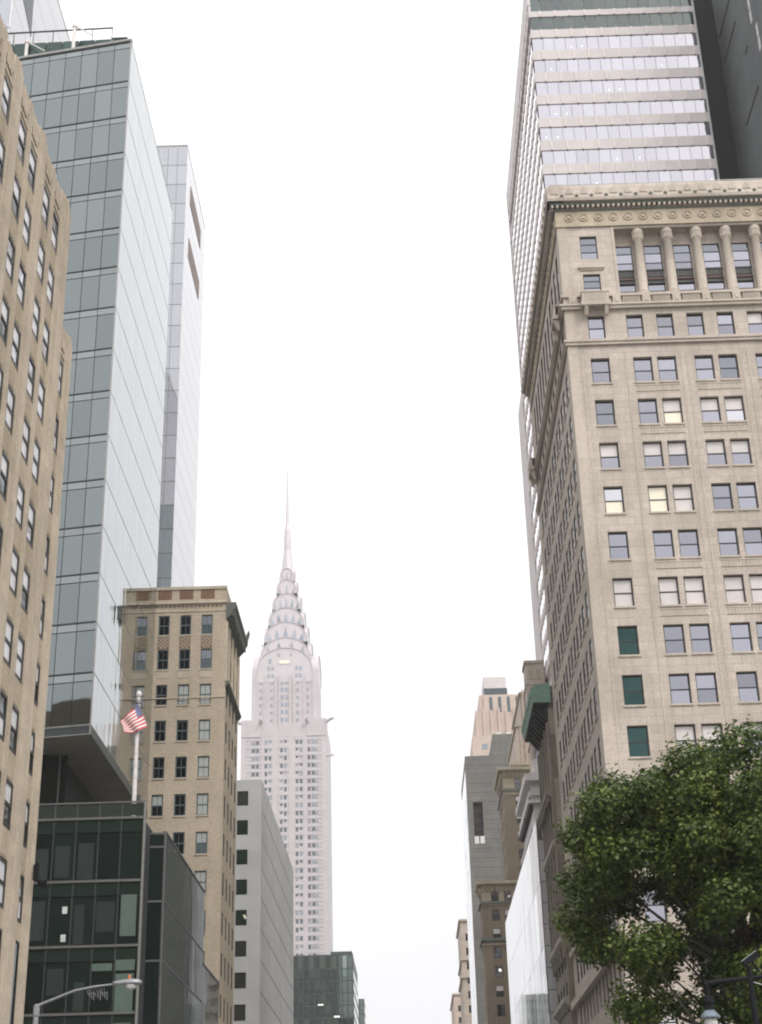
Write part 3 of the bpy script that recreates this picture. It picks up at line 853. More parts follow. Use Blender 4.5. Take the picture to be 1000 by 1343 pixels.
# ------------------------------------------------------------------ L2: glass tower on a dark podium
def glass_tower():
    t = thing('glass_tower', (-21, 98, 0), 'blue grey glass tower with bright mirror street side overhanging a dark glass podium', 'building')
    an = R(-10)
    L = 16.0
    ZB, ZT = 32.1, 92.9
    fl = [32.8 + 3.72 * k for k in range(16)] + [92.8]
    DEP = 23.7
    lx, ly = -L * math.cos(an), -L * math.sin(an)     # left end of the front
    FF = Face(lx, ly, an)
    FE = Face(0, 0, EAST)
    # core
    b = MB()
    b.add([(lx + .1, ly + .12, ZB + .05), (-.12, .12, ZB + .05), (-.12, DEP - .1, ZB + .05), (lx + .1, DEP - .1, ZB + .05), (lx + .1, ly + .12, ZT - .1), (-.12, .12, ZT - .1), (-.12, DEP - .1, ZT - .1), (lx + .1, DEP - .1, ZT - .1)],
          [(3, 2, 1, 0), (4, 5, 6, 7), (0, 1, 5, 4), (1, 2, 6, 5), (2, 3, 7, 6), (3, 0, 4, 7)])
    b.build('core', 'mullion_dark', t)
    us = [L - 1.46 * k for k in range(11)][::-1]
    for j in range(16):
        cells(t, FF, 'vision_pane', us, [fl[j] + 0.06, fl[j + 1] - 0.62], 'tower_glass', d=0.03, tilt=0.18)
        cells(t, FF, 'spandrel_pane', us, [fl[j + 1] - 0.6, fl[j + 1] - 0.04], 'tower_glass_low', d=0.03, tilt=0.05)
    # transoms (floor lines)
    for z_ in fl:
        b = MB().box(0.2, L, -0.03, 0.05, z_ - 0.03, z_ + 0.05)
        b.build('transom', 'mullion_dark', t, (lx, ly, 0), an)
    # street face: one pane per storey and bay
    vs = frange(0.06, DEP, 15)
    cells(t, FE, 'side_pane', vs, fl, 'tower_side_glass', d=0.0, gap=0.012, tilt=0.05)
    for z_ in fl:
        MB().box(-0.02, 0.006, 0.03, DEP, z_ - 0.035, z_ + 0.035).build('transom', 'mullion_dark', t)
    # corner trims and bottom band
    b = MB(); b.box(-0.06, 0.03, -0.05, 0.05, ZB, ZT + 0.15)
    b.build('corner_trim', 'mullion_light', t)
    b = MB(); b.box(0.2, L - 0.02, -0.03, 0.04, ZB + 0.04, 32.72)
    b.build('base_band', 'mullion_dark', t, (lx, ly, 0), an)
    b = MB(); b.box(0.2, L - 0.02, -0.07, 0.0, ZB - 0.02, ZB + 0.04); b.box(0.2, L - 0.02, -0.07, -0.03, 32.72, 32.80)
    b.build('base_edge', 'mullion_light', t, (lx, ly, 0), an)
    MB().box(-0.02, 0.03, 0.03, DEP, ZB - 0.02, 32.74).build('base_band', 'mullion_dark', t)
    # roof coping
    b = MB(); b.box(0.2, L + 0.03, -0.1, 0.3, ZT, ZT + 0.22); b.build('coping', 'mullion_light', t, (lx, ly, 0), an)
    MB().box(-0.3, 0.0, 0.35, DEP, ZT + 0.03, ZT + 0.15).build('coping', 'white_paint', t)
    # underside and recessed storey
    b = MB()
    b.add([(lx, ly + 0.05, ZB), (-0.05, 0.05, ZB), (-0.05, DEP, ZB), (lx, DEP, ZB)], [(0, 1, 2, 3)])
    b.build('soffit', 'soffit', t)
    MB().box(lx, -3.0, 4.6, DEP, 26.2, ZB - 0.004).build('recessed_wall', 'core_dark', t)
    for k in range(5):
        MB().box(-4.9 - 2.6 * k, -3.05 - 2.6 * k + 0.6, 4.5, 4.56, 26.4, ZB - 0.1).build('recessed_pane', 'podium_glass', t)
    b = MB()
    for k in range(5): b.box(-3.0 - 2.6 * k, -2.9 - 2.6 * k, 4.4, 4.5, 26.3, ZB - 0.05)
    b.box(lx, -2.9, 4.4, 4.5, 27.3, 27.4)
    b.build('recessed_frame', 'mullion_mid', t)
    # podium block 1 (faces the camera)
    PX = -17.0 + 21.0
    fz = [26.2 - 4.08 * k for k in range(7)]
    PL = -12.0
    MB().box(PL, PX - 0.06, -0.30, 20, 0, 26.15).build('podium_core', 'core_dark', t)
    us = [PX - 1.47 * k for k in range(11)][::-1]
    FP = Face(0, -0.5, FRONT)
    special = {(9, 2): 'podium_glass_green', (8, 2): 'podium_glass_green'}
    for j in range(6):
        zt, zb = fz[j], fz[j + 1]
        cells(t, FP, 'podium_band_pane', us, [zt - 0.95, zt - 0.12], 'podium_band', tilt=0.1)
        cells(t, FP, 'podium_pane', us, [zb + 0.12, zt - 1.0], 'podium_glass', tilt=0.15)
        MB().box(PL, PX, -0.62, -0.42, zt - 0.10, zt + 0.06).build('podium_transom', 'mullion_mid', t)
    b = MB()
    for u in us: b.box(u - 0.05, u + 0.05, -0.55, -0.41, 1.8, 26.1)
    b.build('podium_mullion', 'mullion_dark', t)
    MB().box(PX - 0.02, PX + 0.12, -0.62, -0.42, 0, 27.2).build('podium_corner', 'mullion_light', t)
    # blinds and papers seen behind the podium glass
    for (u0_, u1_, z0_, z1_) in ((2.62, 3.75, 13.9, 14.7 + 1.6), (2.55, 3.8, 16.5, 17.15), (1.05, 2.38, 16.5, 16.95), (2.75, 3.75, 18.6, 21.2), (1.1, 2.4, 12.9, 13.3), (2.5, 3.7, 13.1, 13.35)):
        MB().box(u0_, u1_, -0.53, -0.515, z0_, z1_).build('roller_blind', 'podium_glass_green', t)
    for (i_, j_, f0, f1, g0, g1) in ((7, 0, 0.12, 0.9, 0.0, 0.8), (6, 0, 0.1, 0.85, 0.05, 0.75), (5, 0, 0.15, 0.9, 0.0, 0.7), (8, 1, 0.05, 0.95, 0.25, 0.9), (7, 1, 0.1, 0.6, 0.0, 0.85), (5, 1, 0.2, 0.9, 0.1, 0.95), (6, 2, 0.1, 0.9, 0.35, 0.9), (7, 2, 0.3, 0.8, 0.0, 0.6), (4, 1, 0.1, 0.9, 0.0, 0.5)):
        ua = us[i_] + 0.06 + 1.3 * f0; ub = us[i_] + 0.06 + 1.3 * f1
        zb_ = fz[j_ + 1] + 0.14 + 2.9 * g0; zt_ = fz[j_ + 1] + 0.14 + 2.9 * g1
        MB().box(ua, ub, -0.516, -0.505, zb_, zt_).build('roller_blind', 'dark_blind', t)
    for (u_, z_) in ((-1.0, 18.35), (-1.0, 20.1)):
        MB().box(u_, u_ + 0.32, -0.53, -0.515, z_, z_ + 0.45).build('notice', 'paper', t)
    # podium street box with mirror glass, and its lower end
    y0_, y1_, y2_ = 2.5, 22.8, 33.6
    X1 = 5.0
    MB().box(3.0, X1 - 0.1, y0_ + 0.1, y1_, 0, 25.7).build('annex_core', 'core_dark', t)
    MB().box(3.0, X1 - 0.1, y1_ + 0.003, y2_, 0, 20.2).build('annex_core', 'core_dark', t)
    zz = [1.0, 5.2, 9.3, 13.4, 17.5, 21.3, 24.9, 25.8]
    cells(t, Face(0, y0_, FRONT), 'annex_front_pane', [3.55, X1 - 0.08], zz, 'podium_glass', gap=0.16, tilt=0.1)
    cells(t, Face(X1, 0, EAST), 'annex_side_pane', frange(y0_ + 0.1, y1_, 9), zz[:-2] + [25.75], 'street_glass', gap=0.03, tilt=0.05)
    cells(t, Face(X1, 0, EAST), 'annex_side_pane', frange(y1_ + 0.05, y2_, 5), [1, 5.2, 9.3, 13.4, 17.5, 20.3], 'street_glass', gap=0.03, tilt=0.12)
    b = MB()
    for z_ in zz: b.box(3.4, X1 - 0.05, y0_ - 0.06, y0_ + 0.02, z_ - 0.06, z_ + 0.06)
    b.box(X1 - 0.1, X1 + 0.02, y0_ - 0.08, y0_ + 0.06, 0, 25.95)
    b.build('annex_frame', 'mullion_mid', t)
    b = MB()
    for z_ in zz[1:-2]: b.box(X1 - 0.02, X1 + 0.03, y0_ + 0.1, y1_, z_ - 0.05, z_ + 0.05)
    b.box(X1 - 0.25, X1 + 0.04, y0_ + 0.1, y1_, 25.8, 25.95); b.box(X1 - 0.25, X1 + 0.04, y1_ + 0.05, y2_, 20.3, 20.45)
    b.build('annex_transom', 'mullion_dark', t)
    # terrace rail
    us2 = us
    cells(t, FP, 'rail_pane', us2, [26.3, 27.15], 'rail_glass', th=0.02, gap=0.06)
    b = MB(); b.box(PL, PX + 0.1, -0.56, -0.40, 27.18, 27.28)
    for u in us2: b.box(u - 0.03, u + 0.03, -0.47, -0.40, 26.2, 27.2)
    b.build('terrace_rail', 'mullion_mid', t)
    # roof screen, railing and davit posts
    ta = R(-1.5)
    S = Face(-15.5, 3.9, ta)
    us = frange(0.0, 13.0, 9)
    cells(t, S, 'screen_pane', us, [93.0, 94.9, 96.55], 'green_screen', gap=0.07, tilt=0.3, th=0.1)
    cells(t, S, 'screen_pane', [13.0, 14.35], [93.0, 94.9, 96.5], 'green_screen', gap=0.07, th=0.1)
    MB().box(0, 14.3, 0.12, 0.3, 93, 96.45).build('screen_backing', 'core_dark', t, (S.ox, S.oy, 0), ta)
    b = MB()
    b.box(-2, 13.05, -0.05, 0.05, 97.72, 97.84)
    for k in range(9): b.box(13.0 - 1.75 * k - 0.03, 13.0 - 1.75 * k + 0.03, -0.03, 0.03, 96.5, 97.72)
    b.box(12.95, 14.4, -0.06, 0.06, 96.5, 96.62)
    b.build('roof_railing', 'mullion_dark', t, (S.ox, S.oy, 0), ta)
    for px, pz in ((-9.9, 96.3), (-5.6, 97.2)):
        yb = -px * math.tan(R(10)) + 1.6
        b = MB(); b.tube((px, yb, 92.9), (px, yb, pz), 0.17, 0.15); b.tube((px, yb, pz - 0.15), (px, yb, pz + 0.15), 0.22)
        b.tube((px + 0.1, yb, pz), (px + 1.7, yb - 0.2, pz - 1.3), 0.06)
        b.build('davit_post', 'white_paint', t)


glass_tower()


# ------------------------------------------------------------------ L2c / L3: pale glass towers behind
def pale_tower(label, X, y0, y1, wid, H, roof_far=None, fl=3.7, louvres=(), low_z=None, pitch=1.5, slots=()):
    t = thing('glass_tower', (X, y0, 0), label, 'building')
    D = y1 - y0
    H2 = roof_far or H
    b = MB()
    b.prism_yz([(0.1, 0), (D, 0), (D, H2 - .1), (0.1, H - .1)], -wid, -0.1)
    b.build('core', 'mullion_light', t)
    n = int((H - 40) / fl)
    zs = [H - fl * k for k in range(n + 1)][::-1]
    us = [-pitch * k for k in range(int(wid / pitch) + 1)][::-1]
    cells(t, Face(0, 0, FRONT), 'glass_panel', us, zs, 'pale_glass', d=0.02, gap=0.09, tilt=0.1,
          pick=lambda i, j: 'pale_glass_reflection' if low_z and zs[j + 1] < low_z + 1 else 'pale_glass')  # dark reflection on the lower storeys painted by pane colour
    for (ua, ub, za, zb) in slots:
        MB().box(ua, ub, -0.04, 0.01, za, zb).build('vent', 'mullion_dark', t)
    # street side: floor-high white glass bands
    k = 0
    for j in range(n):
        za, zb = zs[j] + 0.03, zs[j + 1] - 0.03
        zfa, zfb = za + (H2 - H), zb + (H2 - H)
        b = MB()
        b.add([(-0.08, 0.05, za), (-0.08, D, za), (-0.08, D, zb), (-0.08, 0.05, zb), (0, 0.05, za), (0, D, za), (0, D, zb), (0, 0.05, zb)],
              [(0, 1, 2, 3), (7, 6, 5, 4), (0, 4, 5, 1), (1, 5, 6, 2), (2, 6, 7, 3), (3, 7, 4, 0)])
        b.build('side_band', 'pale_side_glass', t)
    for (ya, yb, za, zb) in louvres:
        b = MB()
        b.box(0.0, 0.04, ya, yb, za, zb)
        for q in range(6):
            zq = za + (zb - za) * (q + 0.5) / 6
            b.box(0.04, 0.10, ya, yb, zq - 0.1, zq + 0.1)
        b.build('louvre', 'louvre_tan', t)
    MB().box(-wid, 0.04, -0.02, 0.1, H, H + 0.3).build('coping', 'mullion_light', t)
    MB().box(-0.1, 0.04, 0.1, D, H2, H2 + 0.2).build('coping', 'white_paint', t)
    return t


pale_tower('slim pale glass tower with tan louvre bands behind the mirrored glass tower', -30.8, 190, 212, 14, 156.5, low_z=95.5,
           louvres=((4.6, 16.6, 148.6, 152.2), (4.6, 16.6, 138.6, 142.2)), slots=((-3.55, -3.0, 139.3, 142.2), (-3.5, -2.95, 135.6, 138.6), (-4.5, -3.9, 106.5, 107.2)))
tt = pale_tower('white glass tower with a dark side slot showing above the rooftop screen at top left', -40.0, 124.4, 150, 24, 141.0, fl=4.2, pitch=1.4)
MB().prism_yz([(2.6, 128), (3.7, 141.0), (7.0, 141.0), (8.0, 126)], -0.05, 0.03).build('side_slot', 'mullion_dark', tt)


# ------------------------------------------------------------------ L4: buff brick building
def buff_building():
    t = thing('brick_building', (-16.1, 132.4, 0), 'buff brick building with blue grey sashes, lattice panels and dark side cornice behind the flagpole', 'building')
    W, D, H = 13.0, 10.8, 56.8
    FF, FE = Face(-W, 0, FRONT), Face(0, 0, EAST)
    rows = [54.12] + [50.72 - 3.44 * k for k in range(13)]
    colx = [(-22.52 + 16.1 - 2.03 * k, -22.52 + 16.1 - 2.03 * k + 1.06) for k in (-2, -1, 0, 1, 2)]
    cols = [(a_ + W, b_ + W) for a_, b_ in colx]
    hf = [(a_, b_, z_ - 1.98, z_) for a_, b_ in cols for z_ in rows]
    cs = [(0.7, 1.9), (3.3, 4.55), (5.95, 7.2), (8.6, 9.85)]
    hs = [(a_, b_, z_ - 1.98, z_) for a_, b_ in cs for z_ in rows]
    mb = MB()
    wall(mb, FF, 0, W, 0, H, hf, depth=0.22)
    wall(mb, FE, 0, D, 0, H, hs, depth=0.10)
    mb.quad((-W, D, 0), (0, D, 0), (0, D, H), (-W, D, H)); mb.quad((-W, 0, 0), (-W, D, 0), (-W, D, H), (-W, 0, H)); mb.quad((-W, 0, H), (0, 0, H), (0, D, H), (-W, D, H))
    mb.build('wall', 'buff_brick', t)
    MB().box(-W + .3, -0.5, 0.5, D - .3, 0, H - .5).build('core', 'core_dark', t)
    pp = [['blind_grey', 'pane_dark'], ['pane_dark', 'pane_dark'], ['blind_grey', 'blind_grey'], ['pane_grey', 'pane_dark']]
    for j, z_ in enumerate(rows):
        for a_, b_ in cols:
            q = random.choice(pp) if j > 1 else random.choice([pp[1], ['pane_grey', 'pane_dark']])
            window(t, FF, a_, b_, z_ - 1.98, z_, 'sash_blue', q, depth=0.1, vbars=1, fr=0.11)
        for a_, b_ in cs:
            window(t, FE, a_, b_, z_ - 1.98, z_, 'sash_dark', ['pane_side', 'pane_side'], depth=0.02)
    sill = MB().box(-0.05, 1.11, -0.08, 0, -0.12, 0).mesh('sill', 'buff_trim')
    for z_ in rows:
        for a_, b_ in cols: place(sill, 'sill', t, FF.pt(a_, 0, z_ - 1.98), 0)
    # lattice panels
    la = MB().box(0, 1.06, -0.02, 0, 0, 1.3, 1)
    for k in range(-3, 4):
        for sgn in (1, -1):
            pts = []
            x0 = 0.53 + k * 0.36
            for (xa, za, xb, zb) in ((x0 - sgn * 0.65, 0.0, x0 + sgn * 0.65, 1.3),):
                # clip to the panel
                tt0, tt1 = 0.0, 1.0
                dx = xb - xa
                for lim, s_ in ((0.04, 1), (1.02, -1)):
                    tv = (lim - xa) / dx
                    if (dx > 0) == (s_ > 0): tt0 = max(tt0, tv)
                    else: tt1 = min(tt1, tv)
                if tt1 > tt0 + 0.05:
                    la.tube((xa + dx * tt0, -0.03, 1.3 * tt0), (xa + dx * tt1, -0.03, 1.3 * tt1), 0.045, n=4)
    lam = la.mesh('lattice_panel', ['buff_trim', 'red_brick'])
    for a_, b_ in cols: place(lam, 'lattice_panel', t, FF.pt(a_, 0, 50.8), 0)
    for a_, b_ in cols:
        MB().box(0, 1.3, -0.03, 0, 0, 1.0).build('brick_inset', 'red_brick', t, FF.pt(a_ - 0.12, 0, 55.75))
        MB().box(0, 1.1, -0.03, 0, 0, 0.75).build('stone_inset', 'buff_trim', t, FF.pt(a_ - 0.02, 0, 47.9))
    for q in ((-W, -0.02, -0.16, 0, 55.25, 55.5), (-W, 0.02, -0.1, 0, 56.7, 57.0), (-W, 0.0, -0.06, 0, 54.45, 54.55)): MB().box(*q).build('string_course', 'buff_trim', t)
    b = MB()
    for k in range(int(W / 0.4)): b.box(-W + 0.4 * k, -W + 0.4 * k + 0.18, -0.14, 0, 55.0, 55.2)
    b.build('dentil_course', 'dark_brick', t, kind='stuff')
    MB().box(-W, 0.0, -0.08, 0, 45.9, 46.0).build('string_course', 'buff_trim', t)
    # street side cornice
    b = MB()
    b.prism_xz([(0.0, 53.6), (0.4, 54.0), (0.9, 54.9), (0.9, 55.25), (0, 55.25)], -0.15, D)
    for k in range(14): b.box(0.1, 0.75, 0.1 + 0.77 * k, 0.4 + 0.77 * k, 54.0, 54.6)
    b.prism_xz([(0.7, 55.25), (1.1, 56.1), (0.9, 55.25)], D - 1.2, D)
    b.build('cornice', 'verdigris_dark', t)
    b = MB(); b.prism_xz([(0.0, 46.9), (0.35, 47.3), (0.35, 47.5), (0, 47.5)], -0.05, D); b.build('side_string_course', 'verdigris_dark', t)
    b = MB()
    for yy in (0.0, 2.1, 4.8, 7.5, 10.1): b.box(0.0, 0.14, yy, yy + 0.55, 47.5, 53.4)
    b.build('pilaster', 'buff_trim', t)


buff_building()


# ------------------------------------------------------------------ L5: pale grey panel building
def grey_building():
    t = thing('office_building', (-16, 167.5, 0), 'pale grey panelled building with one column of dark windows before the spired skyscraper', 'building')
    W, D, H = 12.0, 49.0, 47.7
    FF, FE = Face(-W, 0, FRONT), Face(0, 0, EAST)
    rows = [46.42 - 3.31 * k for k in range(13)]
    col = (W - 2.75, W - 1.5)
    col2 = (W - 7.0, W - 5.75)
    mb = MB()
    wall(mb, FF, 0, W, 0, H, [(a_, b_, z_ - 1.68, z_) for a_, b_ in (col, col2) for z_ in rows], depth=0.2)
    mb.quad((-0.12, 0, 0), (-0.12, D, 0), (-0.12, D, H), (-0.12, 0, H)); mb.quad((-W, 0, H), (0, 0, H), (0, D, H), (-W, D, H)); mb.quad((-W, D, 0), (0, D, 0), (0, D, H), (-W, D, H)); mb.quad((-W, 0, 0), (-W, D, 0), (-W, D, H), (-W, 0, H))
    mb.build('wall', 'grey_panel', t)
    for z_ in rows:
        for c_ in (col, col2):
            window(t, FF, c_[0], c_[1], z_ - 1.68, z_, 'mullion_dark', [random.choice(['pane_dark', 'pane_teal'])], depth=0.14, rails=(), fr=0.05)
    # lit lamp in one window
    MB().tube((-1.85, 0.1, rows[4] - 0.55), (-1.6, 0.1, rows[4] - 0.95), 0.12).build('ceiling_lamp', 'warm_room', t)
    b = MB()
    b.box(-0.125, -0.115, 0.02, D, 0, H - 0.02)
    b.build('joint_sheet', 'joint_dark', t)
    zs = [47.65 - 3.31 * k for k in range(15)]
    for j in range(14):
        for i in range(7):
            MB().box(-0.11, 0.0, 0.02 + 7 * i, 6.985 + 7 * i, zs[j + 1] + 0.14, zs[j]).build('wall_panel', 'grey_panel', t)


grey_building()


# ------------------------------------------------------------------ the spired skyscraper
def arch_poly(w_, zb, zs_, zt, n=18):
    p = [(-w_, zb)]
    for k in range(n + 1):
        an = math.pi * (1 - k / n)
        p.append((w_ * math.cos(an), zs_ + (zt - zs_) * math.sin(an) ** 0.9))
    p.append((w_, zb))
    return p


def spire_tower():
    t = thing('skyscraper', (-53.2, 680, 0), 'white brick skyscraper with stepped arched steel crown and needle spire in the haze', 'building')
    HW, HS = 19.4, 15.2
    yF = -20.0                       # front plane, local
    # lower shaft with recessed window bays on the front (as seen) and on the street side
    Zm, Zs = 208.0, 235.0
    bands = [(-17.0, -10.0), (-9.0, -5.2), (-2.6, 2.4), (5.0, 8.8), (10.6, 17.0)]     # window bays, x
    rows = [Zm - 9.2 - 3.62 * k for k in range(48)]      # window heads, one storey apart
    mb = MB()
    mb.box(-HW, HW, yF + 0.3, yF + 2 * HW, 0, Zm)
    mb.build('shaft', 'pale_brick', t)
    b = MB()
    edges = [-HW] + [v for p in bands for v in p] + [HW]
    for k in range(0, len(edges), 2): b.box(edges[k], edges[k + 1], yF, yF + 0.3, 0, Zm)
    for a_, b_ in bands:
        for z_ in rows: b.box(a_, b_, yF + 0.12, yF + 0.3, z_ + 2.05, z_ + 3.62)
        b.box(a_, b_, yF + 0.12, yF + 0.3, Zm - 5.52, Zm)
    b.build('pier_front', 'pale_brick', t)
    win = [MB(), MB()]
    gb = MB()
    for z_ in rows:
        if z_ < 20: continue
        for (a_, b_) in bands[1:4]:
            mid = (a_ + b_) / 2
            for c0 in (mid - 1.45, mid + 0.35):
                win[random.random() < 0.4].box(c0, c0 + 1.1, yF + 0.2, yF + 0.29, z_ + random.choice((0.1, 0.1, 0.9)), z_ + 1.95)
        for a_, b_, s_ in ((bands[0][0], bands[0][1], 1), (bands[4][0], bands[4][1], -1)):
            cc = (a_ + b_) / 2 + (1.2 if s_ > 0 else -1.0)
            for c0 in (cc - 2.0, cc - 0.1): win[random.random() < 0.3].box(c0, c0 + 1.2, yF + 0.2, yF + 0.29, z_ + 0.1, z_ + 1.95)
            gb.box(a_, b_, yF + 0.1, yF + 0.28, z_ - 0.06, z_ + 0.16)
            gb.box(cc - 2.5 + (0 if s_ > 0 else 2.2), cc + 0.6 + (0 if s_ > 0 else 2.0), yF + 0.21, yF + 0.28, z_ + 0.4, z_ + 1.5)
    win[0].build('window', 'far_pane', t, kind='stuff')
    win[1].build('bright_window', 'far_pane_light', t, kind='stuff')
    gb.build('dark_brick_band', 'grey_brick', t, kind='stuff')
    # street side windows
    sw = MB()
    for z_ in rows:
        if z_ < 20: continue
        for k in range(8): sw.box(HW, HW + 0.05, yF + 3 + 4.4 * k, yF + 5.4 + 4.4 * k, z_, z_ + 1.95)
    sw.build('side_window', 'far_pane', t, kind='stuff')
    # carved corner blocks with eagles at the setback
    for sx in (-1, 1):
        x0, x1 = sorted((sx * 10.4, sx * (HW + 0.02)))
        MB().box(x0, x1, yF - 0.25, yF + 9, Zm - 5.5, Zm + 2.6).build('corner_block', 'pale_brick', t)
        bb = MB()
        for k in range(3): bb.box(sx * 14 - 2.5 + 1.6 * k, sx * 14 - 1.4 + 1.6 * k, yF - 0.3, yF - 0.2, Zm - 3.2, Zm - 1.2 + (0.9 * k if sx < 0 else 0.9 * (2 - k)))
        bb.build('relief', 'crown_rib', t)
        for (px, dx, dy) in ((sx * HW, sx * 3.6, -1.5), (sx * 10.6, -sx * 0.6, -3.4)):
            e_ = MB()
            e_.path([(px, yF, Zm + 1.0), (px + dx * 0.5, yF + dy * 0.5, Zm + 1.9), (px + dx * 0.85, yF + dy * 0.85, Zm + 2.2), (px + dx * 1.1, yF + dy * 1.1, Zm + 1.4)], [0.95, 0.7, 0.55, 0.12], 7)
            e_.build('eagle_gargoyle', 'crown_rib', t)
    e_ = MB().path([(HW, yF, Zm - 15), (HW + 2.6, yF, Zm - 14.6), (HW + 3.4, yF, Zm - 15.2)], [0.6, 0.5, 0.1], 6)
    e_.build('eagle_gargoyle', 'crown_rib', t)
    # upper shaft
    off = yF + HW                    # tower axis y
    mb = MB(); mb.box(-HS, HS, off - HS, off + HS, Zm, Zs)
    mb.build('upper_shaft', 'pale_brick', t)
    mb = MB()
    for a_, b_ in ((-HS - 0.02, -12.9), (12.9, HS + 0.02)): mb.box(a_, b_, off - HS - 0.5, off + HS, Zm, Zs + 0.6)
    for c_ in (-9.5, -4.4, -3.0 + 0.2, 2.2, 3.8, 8.6): mb.box(c_, c_ + 1.0, off - HS - 0.5, off - HS, Zm - 9, Zs - 2)
    mb.build('upper_pier', 'pale_brick', t)
    w0 = MB()
    for k in range(9):
        z_ = Zm - 4.5 + 3.62 * k
        for c0 in (-1.75, 0.25): w0.box(c0, c0 + 1.3, off - HS - 0.1, off - HS + 0.1, z_, z_ + 2.0)
        for c0 in (-6.7, 5.4): w0.box(c0, c0 + 1.3, off - HS - 0.1, off - HS + 0.1, z_, z_ + 1.4)
        for c0 in (-11.6, 10.2): w0.box(c0, c0 + 1.1, off - HS - 0.1, off - HS + 0.1, z_, z_ + 1.7)
        for c0 in (4, 8, 12, 16, 20, 24): w0.box(HS, HS + 0.06, off - HS + c0, off - HS + c0 + 1.6, z_, z_ + 1.6)
    w0.build('upper_window', 'far_pane_light', t, kind='stuff')
    # crown: nested cross vaults with triangular windows
    tiers = [(13.0, 230, 235.5, 247.0), (11.8, 236, 242.0, 253.5), (10.2, 242, 251.5, 262.0), (8.5, 250, 260.5, 270.0), (6.7, 260, 269.5, 278.0), (4.9, 268, 278.5, 286.0), (3.5, 276, 285.5, 292.5)]
    for k, (w_, zb, zs_, zt) in enumerate(tiers):
        p = arch_poly(w_, zb, zs_, zt)
        q_ = w_ if k else HS + 0.12
        c_ = MB(); c_.prism_xz(p, off - q_, off + q_); c_.prism_yz([(y + off, z) for y, z in p], -q_, q_)
        c_.build('crown_vault', 'crown_steel', t)
        rib = MB()
        q = arch_poly(w_ * 0.985, zs_ - 4, zs_, zt - 0.25, 16)[1:-1]
        for i in range(len(q) - 1):
            rib.tube((q[i][0], off - q_ - 0.12, q[i][1]), (q[i + 1][0], off - q_ - 0.12, q[i + 1][1]), 0.3, n=4)
            rib.tube((q_ + 0.12, q[i][0] + off, q[i][1]), (q_ + 0.12, q[i + 1][0] + off, q[i + 1][1]), 0.3, n=4)
        rib.build('crown_rib', 'crown_rib', t)
        if k == 0: continue
        pw, pzb, pzs, pzt = tiers[k - 1]
        def za(x, W_, z0, z1): return z0 + (z1 - z0) * max(0.0, 1 - (x / W_) ** 2) ** 0.45
        fr_ = (0, (-0.66, -0.24, 0.24, 0.66), (-0.72, -0.38, 0, 0.38, 0.72), (-0.72, -0.38, 0, 0.38, 0.72), (-0.72, -0.38, 0, 0.38, 0.72), (-0.6, 0, 0.6), (-0.5, 0, 0.5))[k]
        for f_ in fr_:
            x = w_ * f_
            lo, hi = za(x, pw, pzs, pzt), za(x, w_, zs_, zt)
            g_ = hi - lo
            if g_ < 2: continue
            wv = min(1.25, w_ * 0.13)
            lean = f_ * g_ * 0.16
            tri = [(x - wv, lo + 0.10 * g_), (x + wv, lo + 0.10 * g_), (x + lean, lo + 0.62 * g_)]
            MB().prism_xz(tri, off - w_ - 0.2, off - w_ + 0.05).build('triangular_window', 'far_pane_light', t)
            MB().prism_yz([(v[0] + off, v[1]) for v in tri], w_ - 0.05, w_ + 0.2).build('triangular_window', 'far_pane_light', t)
    # lunette under the lowest arch: shaft windows run up into it
    w1 = MB()
    yl = off - HS - 0.12
    for c0 in (-3.6, 2.2): w1.prism_xz([(c0, 242.6), (c0 + 1.4, 242.6), (c0 + 0.7, 244.6)], yl - 0.1, yl + 0.1)
    for z_ in (232.0, 235.6):
        for c0 in (-8.0, -6.2, 4.9, 6.7): w1.box(c0, c0 + 1.2, yl - 0.08, yl + 0.1, z_, z_ + 1.9)
    w1.box(-7.6, -6.2, yl - 0.08, yl + 0.1, 239.0, 241.4)
    w1.build('lunette_window', 'far_pane_light', t, kind='stuff')
    MB().box(-2.4, 2.2, yl - 0.08, yl + 0.1, 239.0, 240.6).build('lit_window', 'warm_room', t)
    MB().box(-2.7, 2.5, yl - 0.16, yl, 238.5, 238.9).build('lunette_sill', 'pale_brick', t)
    sp_ = MB().lathe([(3.9, 283), (3.2, 290), (2.5, 297), (1.9, 303), (1.75, 309), (1.5, 314), (0.95, 317.5), (0.75, 326), (0.5, 338), (0.28, 347)], 0, off, 8)
    sp_.build('spire', 'crown_steel', t)


spire_tower()


